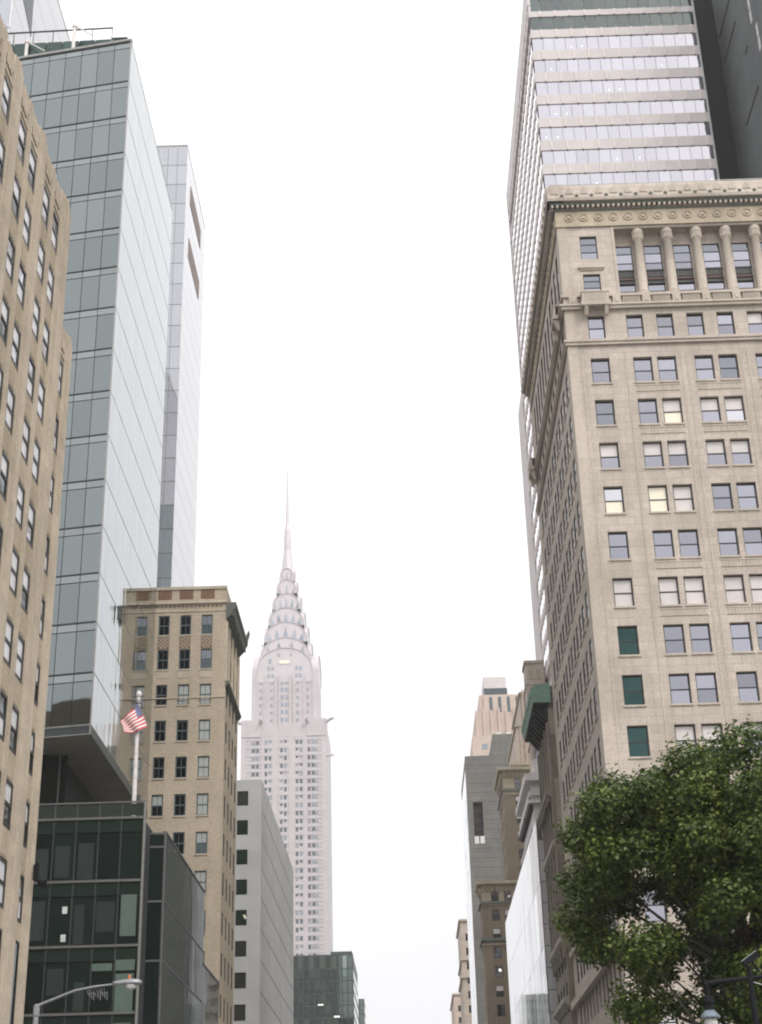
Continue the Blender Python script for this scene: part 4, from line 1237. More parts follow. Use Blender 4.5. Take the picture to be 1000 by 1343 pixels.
# ------------------------------------------------------------------ green glass hotel block and its neighbour
def green_block(label, X, y, wid, dep, H, head, seed, px=1.6, fz=3.4, step=None):
    rr = random.Random(seed)
    t = thing('glass_building', (X, y, 0), label, 'building')
    MB().box(-wid, -0.1, 0.1, dep, 0, H - 0.05).build('core', 'green_frame', t)
    pans = [MB(), MB(), MB()]
    nx, nz = int(wid / px), int((H - head - 5) / fz)
    for j in range(nz):
        zt = H - head - fz * j
        for i in range(nx):
            x1 = -px * i - 0.18
            q = pans[min(2, int(abs(rr.gauss(0.2 + 0.7 * (i > nx * 0.55), 0.8))))]
            q.box(x1 - px + 0.3, x1, 0.02, 0.1, zt - fz * 0.62, zt)
            pans[0].box(x1 - px + 0.3, x1, 0.02, 0.1, zt - fz + 0.15, zt - fz * 0.62 - 0.12)
    for i in range(nx):
        x1 = -px * i - 0.18
        pans[2 if i % 2 else 0].box(x1 - px + 0.3, x1, 0.02, 0.1, H - head + 0.3, H - 0.4)
    nd = int(dep / px)
    for j in range(nz):
        zt = H - head - fz * j
        pans[0].box(-0.1, 0.0, 0.3, dep, zt - fz * 0.62, zt)
    for k, nme in enumerate(('green_glass', 'green_glass_b', 'green_glass_c')):
        pans[k].build(('dark_pane', 'window_pane', 'pale_pane')[k], nme, t, kind='stuff')
    b = MB()
    for i in range(nx + 1): b.box(-px * i - 0.09, -px * i + 0.06, -0.12, 0.1, 0, H)
    for j in range(nz + 1): b.box(-wid, 0.02, -0.08, 0.06, H - head - fz * j + 0.03, H - head - fz * j + 0.3)
    b.build('mullion', 'green_frame', t)
    if step: MB().box(step[0], step[1], 1, dep - 1, H, H + step[2]).build('roof_plant', 'green_frame', t)
    for (u_, z_) in ((-10.2, 58.5), (-5.6, 55.2)):
        if wid > 15: MB().box(u_, u_ + 1.5, -0.06, 0.02, z_, z_ + 0.5).build('lit_ceiling', 'lamp_white', t)
    return t


green_block('green glass slab block with a fine grid below the spired skyscraper', -16, 450, 20, 40, 72.8, 4.2, 3, step=(-6.5, -0.3, 0.9))
green_block('narrow dark green glass tower right of the green slab block', -16.2, 560, 7, 20, 74.5, 2, 5)

# ------------------------------------------------------------------ R2: banded tower
def banded_tower():
    t = thing('office_tower', (20.9, 160, 0), 'tall pale tower with alternating lavender glass and travertine bands above the limestone building', 'building')
    W, D, H, D2 = 22.9, 49.0, 159.5, 58.0
    FL = 3.86
    MB().box(0.35, W, 0.3, D, 0, H - 0.2).build('core', 'mullion_light', t)
    FF, FW = Face(0, 0, FRONT), Face(0, D, WEST)
    NP, NF = 15, 11
    us = frange(0.12, W - 0.25, NP)
    ztop = [148.64 - FL * k for k in range(26)]
    for j, zt in enumerate(ztop[:12]):
        cells(t, FF, 'window_pane', us, [zt - 2.26, zt], 'band_glass', d=0.12, gap=0.05, tilt=0.22)
    cells(t, FF, 'dark_pane', us, [150.1, 152.4], 'band_glass_green', d=0.12, gap=0.13)
    cells(t, FF, 'dark_pane', us, [153.45, 155.75], 'band_glass_green', d=0.12, gap=0.13)
    cells(t, FF, 'dark_pane', us, [156.7, 158.9], 'band_glass_green', d=0.12, gap=0.13)
    def band(z0, z1, w_, n, name='spandrel_band'):
        b = MB()
        b.box(0.02, w_ - 0.02, 0.0, 0.34, z0, z1)
        for k in range(n):
            u = w_ * (k + 0.72) / n
            b.box(u - 0.13, u + 0.13, -0.12, 0.0, z0 + 0.02, z1 - 0.02, 1)
        return b
    zsp = [(zt, zt + 1.6 - 0.02) for zt in ztop[1:12]] + [(148.66, 150.08), (152.42, 153.42), (155.78, 156.68), (158.92, 159.5)]
    for z0, z1 in zsp:
        band(z0, z1, W - 0.2, NF).build('spandrel_band', ['travertine', 'travertine_fin'], t)
    # street side: spandrels as bands standing proud of the glass
    for k, zt in enumerate(ztop):
        if zt < 55: break
        MB().box(0.0, D - 1.6, 0.0, 0.1, zt - 2.26, zt).build('side_glass_band', 'side_band_glass', t, FW.pt(0.8, 0.06, 0), FW.rz)
    for zt in [152.9] + ztop:
        if zt < 55: break
        b = MB()
        n = 24
        b.box(0.0, D - 0.05, 0.0, 0.3, zt + 0.02, zt + 1.56)
        for q in range(n):
            u = (D - 0.4) * (q + 0.6) / n
            b.box(u - 0.16, u + 0.16, -0.09, 0.0, zt + 0.05, zt + 1.5, 1)
        b.build('side_spandrel_band', ['travertine', 'travertine_fin'], t, FW.pt(0, 0, 0), FW.rz)
    MB().box(0.0, D - 0.05, -0.1, 0.3, 154.6, H).build('side_attic', 'travertine', t, FW.pt(0, 0, 0), FW.rz)
    MB().box(0.02, W, D + 0.002, D2, 0, 121.5).build('end_wing', 'travertine', t)
    MB().box(-0.1, 1.0, D - 0.9, D + 0.0, 0, H).build('end_pier', 'travertine', t)
    MB().box(W - 0.22, W, -0.05, 0.3, 60, H).build('corner_trim', 'grey_panel', t)
    # ceiling lights showing in the windows
    rr = random.Random(4)
    for j in range(7):
        for i in rr.sample(range(NP), 2):
            u = us[i] + 0.7
            MB().box(u, u + 0.16, 0.09, 0.11, ztop[j] - 1.7, ztop[j] - 1.58).build('ceiling_light', 'lamp_white', t)


banded_tower()


# ------------------------------------------------------------------ R3: dark slate party wall
def slate_tower():
    t = thing('building', (48.0, 142.0, 0), 'dark slate grey blank party wall rising at the top right corner', 'building')
    D, H = 23.4, 190
    FW = Face(0, D, WEST)
    wins = [(16.8, 18.2, 134.2, 138.8), (15.2, 16.6, 140.2, 144.8), (18.6, 20.0, 126.5, 130.9)]
    mb = MB()
    wall(mb, FW, 0, D, 0, H, wins, depth=0.08)
    mb.quad((0, 0, 0), (20, 0, 0), (20, 0, H), (0, 0, H)); mb.quad((0, D, 0), (3.5, D, 0), (3.5, D, H), (0, D, H))
    mb.build('wall', 'slate_wall', t)
    MB().box(-3.9, 20, D + 3.0, D + 8.0, 0, H).build('gap_shade_wall', 'dark_gap', t)  # near-black colour paints the shade inside the gap between towers
    MB().box(0.6, 19.8, 0.4, D - 0.4, 0, H - 1).build('core', 'core_dark', t)
    for a_, b_, c_, d_ in wins:
        window(t, FW, a_, b_, c_, d_, 'sash_black', ['pane_painted_sky', 'pane_painted_sky'], depth=0.0, fr=0.12)  # panes painted white for the sky they would reflect
    for y0_, y1_, z_ in ((4.0, 22.5, 151.5), (14.0, 22.0, 146.5), (9.0, 16.5, 131.0), (10.5, 12.0, 139.0)):
        MB().box(-0.07, 0, y0_, y1_, z_, z_ + 0.3).build('ledge', 'dark_gap', t)


slate_tower()


# ------------------------------------------------------------------ R4: brown stone building with copper cornice
def copper_building():
    t = thing('building', (13.65, 134.0, 0), 'dark brown stone building with green copper cornice beside the limestone building', 'building')
    D, H, W = 11.3, 46.6, 12
    FW, FF = Face(0, D, WEST), Face(0, 0, FRONT)
    cols = [(0.7 + 2.65 * k, 2.2 + 2.65 * k) for k in range(4)]
    rows = [41.6 - 3.55 * k for k in range(10)]
    mb = MB()
    wall(mb, FW, 0, D, 0, H - 0.7, [(a_, b_, z_ - 2.5, z_) for a_, b_ in cols for z_ in rows], depth=0.35)
    mb.quad((0, 0, 0), (W, 0, 0), (W, 0, H), (0, 0, H)); mb.quad((0, D, 0), (W, D, 0), (W, D, H), (0, D, H)); mb.quad((0, 0, H), (W, 0, H), (W, D, H), (0, D, H))
    mb.build('wall', 'brown_stone', t)
    MB().box(0.8, W, 0.3, D - .3, 0, H - 1).build('core', 'core_dark', t)
    for a_, b_ in cols:
        for z_ in rows: window(t, FW, a_, b_, z_ - 2.5, z_, 'sash_black', ['pane_side', 'pane_side'], depth=0.05)
    for z0, z1 in ((41.9, 44.4), (33.0, 37.8)): MB().box(-0.04, 1.2, -0.03, 0.5, z0, z1).build('quoin', 'brown_trim', t)
    b = MB()
    for k in range(5): b.box(-0.3, 0.0, D - 0.35 - 2.65 * k - 0.5, D - 0.35 - 2.65 * k + 0.15, 22, 43)
    b.build('pilaster', 'brown_stone', t)
    # main cornice: black coffered underside, green copper gutter
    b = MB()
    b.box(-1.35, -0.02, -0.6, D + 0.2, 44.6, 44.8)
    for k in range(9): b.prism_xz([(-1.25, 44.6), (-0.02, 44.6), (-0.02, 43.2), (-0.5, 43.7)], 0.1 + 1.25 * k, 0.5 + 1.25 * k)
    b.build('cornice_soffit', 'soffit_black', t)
    b = MB()
    b.prism_xz([(-1.4, 44.8), (-1.55, 45.3), (-1.6, 46.0), (-1.2, 46.5), (0.25, 46.7), (0.25, 44.8)], -0.65, D + 0.3)
    for k in range(12): b.box(-1.68, -1.55, -0.4 + 1.0 * k, 0.0 + 1.0 * k, 45.4, 45.9)
    b.build('cornice', 'copper_green', t)
    b = MB()
    b.prism_xz([(0, 35.4), (-0.35, 36.0), (-0.75, 36.3), (-0.75, 36.8), (0, 36.9)], -0.2, D)
    for k in range(16): b.box(-0.65, -0.3, 0.1 + 0.7 * k, 0.4 + 0.7 * k, 35.7, 36.2)
    b.build('lower_cornice', 'brown_stone', t)
    for z_ in (31.4, 23.0, 18.0): MB().prism_xz([(0, z_), (-0.5, z_ + 0.4), (-0.5, z_ + 0.8), (0, z_ + 0.9)], -0.1, D).build('string_course', 'brown_trim', t)


copper_building()


# ------------------------------------------------------------------ R5: white mirror glass building, R6 stepped pale cornices
def mirror_building():
    t = thing('building', (13.0, 147.5, 0), 'low building with a blank white mirror side and grey panel end by the copper cornice', 'building')
    D, H, W = 56.5, 37.3, 3.0
    MB().box(0.1, W, 0.08, D, 0, H).build('core', 'joint_dark', t)
    FW = Face(0, D, WEST)
    cells(t, FW, 'mirror_panel', frange(0, D, 12), frange(1, H, 6), 'white_panel_glass', d=0.0, th=0.08, gap=0.03, tilt=0.08)
    zs = [1 + 2.02 * k for k in range(19)]
    cells(t, Face(0, 0, FRONT), 'end_panel', [0.06, 1.1, 2.9], [z_ for z_ in zs if z_ < 35.6], 'grey_panel', gap=0.08, th=0.08)
    MB().box(0.5, 2.9, -0.02, 0.06, 35.5, 37.6).build('end_cap', 'grey_panel', t)


mirror_building()


def stepped_building():
    t = thing('building', (16.2, 186, 0), 'pale stone building with stacked white cornices above the white mirror wall', 'building')
    D, H, W = 18, 51.4, 20
    MB().box(0, W, 0, D, 0, H).build('wall', 'pale_stone', t)
    b = MB()
    for z0, z1, p in ((51.4, 52.3, 0.9), (49.6, 50.1, 0.5), (48.6, 49.0, 0.7), (44.8, 45.4, 0.6)):
        b.box(-p, W, -p, 0.0, z0, z1); b.box(-p, -0.003, 0.002, D, z0, z1)
    b.build('cornice', 'pale_stone', t)
    b = MB()
    for k in range(24): b.box(-0.45, -0.005, 0.1 + 0.75 * k, 0.45 + 0.75 * k, 47.9, 48.55)
    b.build('bracket', 'soffit_black', t)
    MB().box(0.4, 1.6, 1, 2.4, 52.3, 54.6).build('roof_tank', 'pale_stone', t)


stepped_building()


# ------------------------------------------------------------------ R7: two dark brick blocks, base and tower set back
def brick_block(name, label, X, y, W, D, H, rows, cols, wh, courses, trim_top):
    t = thing(name, (X, y, 0), label, 'building')
    FF, FW = Face(0, 0, FRONT), Face(0, D, WEST)
    cw = [(1.2 + 2.9 * k, 2.4 + 2.9 * k) for k in range(int(D / 2.9))]
    mb = MB()
    hf = [(a_, b_, z_ - wh, z_) for a_, b_ in cols for z_ in rows]
    hw = [(a_, b_, z_ - wh, z_) for a_, b_ in cw for z_ in rows]
    zc = H - trim_top
    wall(mb, FF, 0, W, 0, zc, [h for h in hf if h[3] < zc], depth=0.22)
    wall(mb, FF, 0, W, zc, H, [h for h in hf if h[2] > zc], depth=0.22, mi=1)
    wall(mb, FW, 0, D, 0, H, hw, depth=0.22)
    mb.quad((0, 0, H), (W, 0, H), (W, D, H), (0, D, H)); mb.quad((0, D, 0), (W, D, 0), (W, D, H), (0, D, H)); mb.quad((W, 0, 0), (W, D, 0), (W, D, H), (W, 0, H))
    mb.build('wall', ['dark_brick', 'dark_brick_trim'], t)
    MB().box(0.5, W - .3, 0.5, D - .3, 0, H - 0.5).build('core', 'core_dark', t)
    pp = [['blind_pink', 'pane_dark'], ['pane_grey', 'pane_dark'], ['pane_grey', 'pane_grey'], ['pane_dark', 'pane_dark']]
    for a_, b_, c_, d_ in hf: window(t, FF, a_, b_, c_, d_, 'sash_dark', random.choice(pp), depth=0.12)
    for a_, b_, c_, d_ in hw: window(t, FW, a_, b_, c_, d_, 'sash_dark', random.choice(pp[1:]), depth=0.12)
    for (z0, z1, p, mt) in courses:
        b = MB(); b.box(-p, W, -p, -0.001, z0, z1); b.box(-p, -0.001, 0.001, D, z0, z1)
        b.build('string_course', mt, t)
    b = MB(); n = int(W / 0.75)
    for k in range(n): b.prism_yz([(-0.55, 0.0), (-0.02, 0.0), (-0.02, -0.7), (-0.2, -0.6)], 0.1 + 0.75 * k, 0.45 + 0.75 * k)
    for k in range(int(D / 0.75)): b.prism_xz([(-0.55, 0.0), (-0.02, 0.0), (-0.02, -0.7), (-0.2, -0.6)], 0.1 + 0.75 * k, 0.45 + 0.75 * k)
    b.build('bracket', 'dark_brick_trim', t, (0, 0, H - 0.55))
    return t


kz = 251.0 / 192.13
def z7(z): return (z - 1.7) * kz + 1.7
brick_block('brick_building', 'upper tan brick block with bracketed cornice set back behind the lower brick block', 17.0, 251, 16, 13, z7(54.6),
            [z7(53.6) - 3.0 * k for k in range(14)], [(1.95, 3.05), (4.6, 5.7), (7.2, 8.3)], 1.7,
            ((z7(54.6), z7(54.6) + 0.5, 0.8, 'dark_brick_trim'), (z7(51.9), z7(52.2), 0.4, 'verdigris_dark'), (z7(51.4), z7(51.9), 0.1, 'dark_brick_trim')), 3.4)
kl = 244.0 / 284.68
def z8(z): return (z - 1.7) * kl + 1.7
tl = brick_block('brick_building', 'lower dark brick block with bracketed cornice and small sash windows by the white mirror wall', 12.0, 244, 22, 6.6, z8(58.5),
                 [z8(57.3) - 2.9 * k for k in range(12)], [(1.53, 2.75), (3.6, 4.8), (5.7, 6.9)], 1.75,
                 ((z8(58.5), z8(58.5) + 0.5, 0.7, 'dark_brick_trim'), (z8(55.0), z8(55.35), 0.35, 'verdigris_dark'), (z8(48.2), z8(48.7), 0.45, 'verdigris_dark'), (z8(47.5), z8(47.75), 0.2, 'dark_brick_trim')), 3.2)
MB().tube((2.2, 0.05, z8(57.3) - 2.9 * 4 - 0.5), (2.45, 0.05, z8(57.3) - 2.9 * 4 - 0.8), 0.18).build('lit_lamp', 'lamp_white', tl)
for uu, zz_ in ((4.2, z8(56.2)), (5.3, z8(58.0) - 0.9)):
    MB().tube((uu, 0.03, zz_), (uu + 0.4, 0.03, zz_ + 0.1), 0.13).build('lit_lamp', 'warm_room', tl)


# ------------------------------------------------------------------ R8: grey slab-clad block with a tall louvre opening
def slab_building():
    t = thing('building', (14.0, 326, 0), 'blank grey slab clad block with a tall black slot and two white units', 'building')
    W, D, H = 30, 30, 95.1
    FF = Face(0, 0, FRONT)
    mb = MB()
    wall(mb, FF, 0, W, 0, H, [(1.25, 3.35, 76.4, 84.7)], depth=1.2)
    mb.quad((0, 0, 0), (0, D, 0), (0, D, H), (0, 0, H)); mb.quad((0, D, 0), (W, D, 0), (W, D, H), (0, D, H)); mb.quad((0, 0, H), (W, 0, H), (W, D, H), (0, D, H))
    mb.build('wall', 'slab_grey', t)
    MB().box(6.4, 10.9, 0.8, D - 1, H, 100.2).build('penthouse', 'slab_grey', t)
    b = MB()
    b.box(1.2, 3.4, 1.2, 1.3, 76.3, 84.8)
    for k in range(12): b.box(1.25, 3.35, 1.0, 1.2, 77.4 + 0.6 * k, 77.5 + 0.6 * k)
    b.build('louvre', 'bronze_black', t)
    for u in (1.25, 2.45): MB().box(u, u + 0.95, -0.1, 0.6, 75.6, 77.2).build('condenser_unit', 'white_paint', t)
    b = MB()
    for k in range(22): b.box(0, W, -0.03, 0.0, H - 2.05 * k - 0.08, H - 2.05 * k)
    b.build('joint', 'joint_dark', t)
    # street side: mirror glass strip
    FW = Face(0, D, WEST)
    cells(t, FW, 'mirror_panel', frange(0, D - 0.3, 6), frange(2, 92, 18), 'white_panel_glass', d=-0.08, th=0.07, gap=0.03, tilt=0.2)


slab_building()


# ------------------------------------------------------------------ R9: pink stepped tower and gothic tan tower
def pink_tower():
    t = thing('office_tower', (24.3, 500, 0), 'hazy pink brick stepped tower with tall window slots and a metal penthouse', 'building')
    b = MB()
    b.box(0, 40, 0, 30, 0, 152); b.box(1.5, 34, 1.0, 28, 152, 160.5); b.box(3.2, 30, 2.0, 26, 160.5, 167.2)
    b.build('wall', 'pink_brick', t)
    b = MB()
    for k in range(7): b.box(1.5 + 2.6 * k, 2.3 + 2.6 * k, 0.4, 2.2, 152, 161.2 + (k % 2) * 0.7)
    for k in range(6): b.box(4.7 + 3.05 * k, 6.6 + 3.05 * k, 1.3, 2.0, 154.5, 166.2)
    b.build('buttress', 'pink_brick', t)
    for k in range(5):
        MB().box(6.75 + 3.05 * k, 7.65 + 3.05 * k, 1.7, 1.98, 157.0, 166.3).build('slot_window', 'far_pane', t)
    for z_ in (147.2, 142.5, 138):
        MB().box(3.2, 5.1, -0.05, 0.0, z_, z_ + 1.9).build('window', 'far_pane_light', t)
        MB().box(10.2, 12.1, -0.05, 0.0, z_, z_ + 1.9).build('window', 'far_pane_light', t)
    MB().box(5.2, 13.2, 3, 16, 167.2, 169.9).build('penthouse_base', 'far_pane', t)
    b = MB(); b.box(5.0, 13.0, 3, 16, 169.9, 174.0)
    for k in range(8): b.box(5.2 + 1.0 * k, 5.4 + 1.0 * k, 2.9, 3.0, 170, 173.9)
    b.build('penthouse', 'travertine', t)
    b = MB()
    for k in range(3): b.box(8.4 + 3.4 * k, 9.8 + 3.4 * k, -0.2, 0.5, 151, 152.9)
    b.build('finial', 'white_paint', t)


pink_tower()


def gothic_tower():
    t = thing('office_tower', (18.1, 205, 0), 'narrow tan stone tower end with ornamented cap just left of the banded tower', 'building')
    H = 73.8
    b = MB()
    b.box(0, 2.65, 0, 4, 0, H)
    b.build('wall', 'gothic_tan', t)
    for z_, p in ((H, 0.2), (H - 3.2, 0.15), (H - 7.2, 0.25), (H - 12, 0.15)):
        MB().box(-p, 2.65 + p * 0.3, -p, 4.1, z_, z_ + 0.4).build('string_course', 'gothic_tan', t)
    for k in range(2): MB().box(0.4 + 1.1 * k, 1.0 + 1.1 * k, -0.08, 0.0, H - 2.4, H - 0.9).build('blind_arch', 'dark_brick_trim', t)
    for k in range(3): MB().box(0.05 + 0.95 * k, 0.35 + 0.95 * k, -0.12, 0.0, 20, H - 7.4).build('buttress', 'gothic_tan', t)
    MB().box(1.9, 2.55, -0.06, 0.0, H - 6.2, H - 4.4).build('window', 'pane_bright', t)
    for k in range(12):
        MB().box(0.5, 0.9, -0.05, 0.0, H - 11 - 3.4 * k, H - 9.2 - 3.4 * k).build('window', 'pane_grey', t)
        MB().box(1.45, 1.85, -0.05, 0.0, H - 11 - 3.4 * k, H - 9.2 - 3.4 * k).build('window', 'pane_dark', t)
    t = thing('office_tower', (20.2, 270, 0), 'tan stone stepped tower with ribbed face between the pink tower and the banded tower', 'building')
    MB().box(0, 12, 0, 24, 0, 77).build('wall', 'gothic_tan', t)
    MB().box(1.2, 12, 0.8, 24, 77, 84.5).build('wall', 'gothic_tan', t)
    MB().box(2.4, 12, 1.6, 24, 84.5, 91).build('wall', 'gothic_tan', t)
    for k in range(9):
        u = 0.1 + 0.85 * k
        zt = 77.6 if u < 1.2 else (85.2 if u < 2.4 else 91.8)
        MB().box(u, u + 0.28, -0.25 + (0.8 if u >= 1.2 else 0), 1.7, 0 if u < 1.2 else 60, zt).build('buttress', 'gothic_tan', t)
    for z_, u in ((77, 0), (84.5, 1.2), (91, 2.4)): MB().box(u - 0.3, 12, -0.3 + u * 0.66, 24, z_, z_ + 0.5).build('string_course', 'dark_brick_trim', t)
    for j in range(5):
        for k in range(4): MB().box(0.45 + 0.85 * k, 0.85 + 0.85 * k, -0.05, 0.0, 54 + 4 * j, 56 + 4 * j).build('window', 'pane_grey', t)


gothic_tower()


# ------------------------------------------------------------------ far right-hand buildings
def plain_block(label, X, y, W, D, H, mat, rows):
    t = thing('building', (X, y, 0), label, 'building')
    MB().box(0, W, 0, D, 0, H).build('wall', mat, t)
    b = MB()
    for z0, z1, p in ((H, H + 0.5, 0.5), (H - 10, H - 9.5, 0.4), (H - 14.4, H - 13.8, 0.5)):
        b.box(-p, W, -p, -0.001, z0, z1); b.box(-p, -0.001, 0.001, D, z0, z1)
    b.build('cornice', mat, t)
    for z_ in rows:
        for k in range(int(W / 3)): MB().box(1.2 + 3 * k, 2.3 + 3 * k, -0.05, 0, z_, z_ + 1.8).build('window', 'far_pane', t)


plain_block('narrow tan corner building with two string courses beyond the grey slab block', 14.0, 404, 20, 27, 73.0, 'gothic_tan', [68 - 3.6 * k for k in range(6)])
plain_block('pale pink building farthest down the right side of the street', 14.2, 500, 20, 40, 67.0, 'pink_brick', [62 - 3.6 * k for k in range(4)])


# ------------------------------------------------------------------ flag on the terrace
fp = thing('flagpole', (-18.05, 99.3, 26.2), 'white flagpole with a ball top on the dark podium terrace', 'flagpole')
MB().tube((0, 0, 0), (0, 0, 8.8), 0.16, 0.12, 12).build('pole', 'white_paint', fp)
MB().lathe([(0.02, 8.8), (0.16, 8.9), (0.2, 9.05), (0.16, 9.2), (0.02, 9.3), (0.02, 9.35)], n=12).build('finial', 'white_paint', fp)
MB().lathe([(0.15, 8.35), (0.19, 8.4), (0.19, 8.6), (0.15, 8.65)], n=12).build('collar', 'galvanised', fp)


def make_flag():
    t = thing('flag', (-18.05, 99.3, 33.9), 'small drooping American flag, red and white stripes with blue canton, on the white flagpole', 'flag')
    NU, NV = 26, 26
    # a slack flag: hoist edge hangs right of the pole, the fly sags to the lower left
    A0, A1 = Vector((-0.02, -0.2, 0.7)), Vector((0.70, -0.24, -1.08))
    B0, B1 = Vector((-1.15, -0.42, -0.62)), Vector((-0.78, -0.36, -1.48))
    def P(s_, q):        # s_ 0..1 across the stripes, q 0..1 from hoist to fly
        p = (A0 * (1 - s_) + A1 * s_) * (1 - q) + (B0 * (1 - s_) + B1 * s_) * q
        p.z -= 0.16 * math.sin(math.pi * q)
        p.x += 0.05 * math.sin(q * 7 + s_ * 3)
        p.y += 0.10 * math.sin(q * 9.0 + s_ * 2.0)
        return p
    b = MB()
    vs = [tuple(P(j / NU, i / NV)) for i in range(NV + 1) for j in range(NU + 1)]
    b.v = vs
    for i in range(NV):
        for j in range(NU):
            k = i * (NU + 1) + j
            b.f.append((k, k + 1, k + NU + 2, k + NU + 1))
            s_ = (j + 0.5) / NU; q = (i + 0.5) / NV
            m_ = int(s_ * 12.999) % 2
            if q < 0.24 and s_ < 6 / 13: m_ = 2
            b.m.append(m_)
    o = b.build('cloth', ['flag_red', 'flag_white', 'flag_blue'], t)
    o.modifiers.new('thickness', 'SOLIDIFY').thickness = 0.015
    st = MB()
    for i in range(4):
        for j in range(4):
            p = P(0.06 + 0.11 * j, 0.03 + 0.055 * i)
            st.box(p.x - 0.02, p.x + 0.02, p.y - 0.03, p.y - 0.02, p.z - 0.02, p.z + 0.02)
    st.build('star', 'flag_white', t, kind='stuff')


make_flag()


# ------------------------------------------------------------------ street lamps
def cobra_lamp():
    t = thing('street_lamp', (-10.0, 42.0, 0.14), 'grey cobra head street lamp on a curved arm before the dark glass podium', 'street lamp')
    MB().path([(0, 0, 0), (0, 0, 7.0)], [0.12, 0.07], 12).build('pole', 'galvanised', t)
    MB().lathe([(0.28, 0), (0.28, 0.35), (0.18, 0.5), (0.13, 0.55)], n=12).build('base', 'galvanised', t)
    MB().path([(0, 0, 6.97), (0.05, 0, 7.09), (0.5, 0, 7.26), (1.0, 0, 7.44), (1.5, 0, 7.53), (2.06, 0, 7.58)], [0.05, 0.042, 0.038, 0.035, 0.032, 0.03], 10).build('arm', 'galvanised', t)
    MB().lathe([(0.085, 6.8), (0.09, 6.82), (0.09, 7.08), (0.04, 7.12)], n=12).build('cap', 'galvanised', t)
    h = MB()
    ring = [(0.0, 0.07, 0.05), (0.12, 0.10, 0.075), (0.3, 0.14, 0.10), (0.52, 0.15, 0.115), (0.68, 0.13, 0.10), (0.78, 0.07, 0.05)]
    n = 12
    vs, fs = [], []
    for x, ry, rz_ in ring:
        for i in range(n):
            a_ = 2 * math.pi * i / n
            vs.append((2.02 + x, ry * math.cos(a_), 7.6 + max(-0.045, rz_ * math.sin(a_))))
    for k in range(len(ring) - 1):
        for i in range(n): fs.append((k * n + i, k * n + (i + 1) % n, (k + 1) * n + (i + 1) % n, (k + 1) * n + i))
    fs += [tuple(range(n))[::-1], tuple(range((len(ring) - 1) * n, len(ring) * n))]
    h.add(vs, fs)
    o = h.build('lamp_head', 'galvanised', t)
    for p in o.data.polygons: p.use_smooth = True
    MB().lathe([(0.04, 7.42), (0.12, 7.46), (0.15, 7.55)], 2.52, 0, 12).build('lens', 'lamp_lens', t)
    MB().lathe([(0.035, 7.7), (0.04, 7.72), (0.035, 7.8), (0.01, 7.82)], 2.46, 0, 8).build('photocell', 'orange', t)
    b = MB()
    for k in range(9):
        x = 1.3 + 0.06 * k
        b.path([(x, 0.02, 7.5), (x + 0.03, 0.05, 7.40 - 0.05 * math.sin(k)), (x + 0.09, 0.03, 7.36 - 0.04 * math.cos(2 * k)), (x + 0.1, 0, 7.28 - 0.05 * (k % 3))], 0.007, 4)
    b.build('tangled_string', 'galvanised', t)


cobra_lamp()


def ornate_lamp():
    Y = 37.0
    t = thing('street_lamp', (8.05, Y, 0), 'dark ornate street lamp with scrolled arm and hooded globe in front of the tree', 'street lamp')
    MB().path([(0, 0, 0), (0, 0, 1.2), (0, 0, 5.0), (0, 0, 7.0)], [0.16, 0.1, 0.075, 0.06], 12).build('pole', 'lamp_iron', t)
    MB().lathe([(0.32, 0), (0.32, 0.3), (0.22, 0.5), (0.2, 1.0), (0.12, 1.2)], n=12).build('base', 'lamp_iron', t)
    MB().path([(-1.1, 0, 6.62), (-0.6, 0, 6.68), (0, 0, 6.72), (0.7, 0, 6.78), (1.6, 0, 6.8)], 0.055, 8).build('arm', 'lamp_iron', t)
    b = MB()
    for sx in (-1,):
        for (cx, cz, r0, tw) in ((-0.72, 6.42, 0.16, 1), (-0.34, 6.44, 0.14, -1)):
            pts = []
            for k in range(16):
                an = tw * k * 0.5 + 1.2
                rr = r0 * (1 - k / 20)
                pts.append((cx + rr * math.cos(an), 0, cz + rr * math.sin(an)))
            b.path(pts, 0.018, 5)
    b.build('scroll', 'lamp_iron', t)
    # hanging hood and globe at the arm's outer end
    b = MB()
    b.tube((-1.04, 0, 6.72), (-1.04, 0, 6.35), 0.05, 0.05, 8)
    b.lathe([(0.07, 6.36), (0.13, 6.33), (0.14, 6.2), (0.11, 6.14), (0.12, 6.02)], -1.04, 0, 12)
    b.build('stem', 'lamp_iron', t)
    MB().lathe([(0.06, 6.08), (0.10, 6.04), (0.2, 5.93), (0.235, 5.88), (0.235, 5.85), (0.1, 5.86)], -1.04, 0, 16).build('hood', 'lamp_cap', t)
    MB().lathe([(0.13, 5.85), (0.16, 5.75), (0.15, 5.62), (0.08, 5.5), (0.02, 5.47)], -1.04, 0, 16).build('globe', 'lamp_lens', t)
    MB().tube((-0.2, 0, 6.72), (1.5, 0.02, 6.15), 0.012, 0.012, 5).build('stay_wire', 'galvanised', t)
    c_ = MB()
    c_.box(-0.21, 0.21, -0.09, 0.09, -0.07, 0.07); c_.box(-0.24, 0.22, -0.11, 0.11, 0.07, 0.09, 1); c_.tube((0, 0, -0.35), (0, 0, -0.07), 0.03)
    o = c_.build('security_camera', ['lamp_iron', 'galvanised'], None, (8.05 + 0.05, Y - 0.02, 7.15))
    o.rotation_euler = (0, R(-33), 0)
    tag(o, 'small dark security camera with pale hood on top of the ornate lamp arm', 'camera')


ornate_lamp()


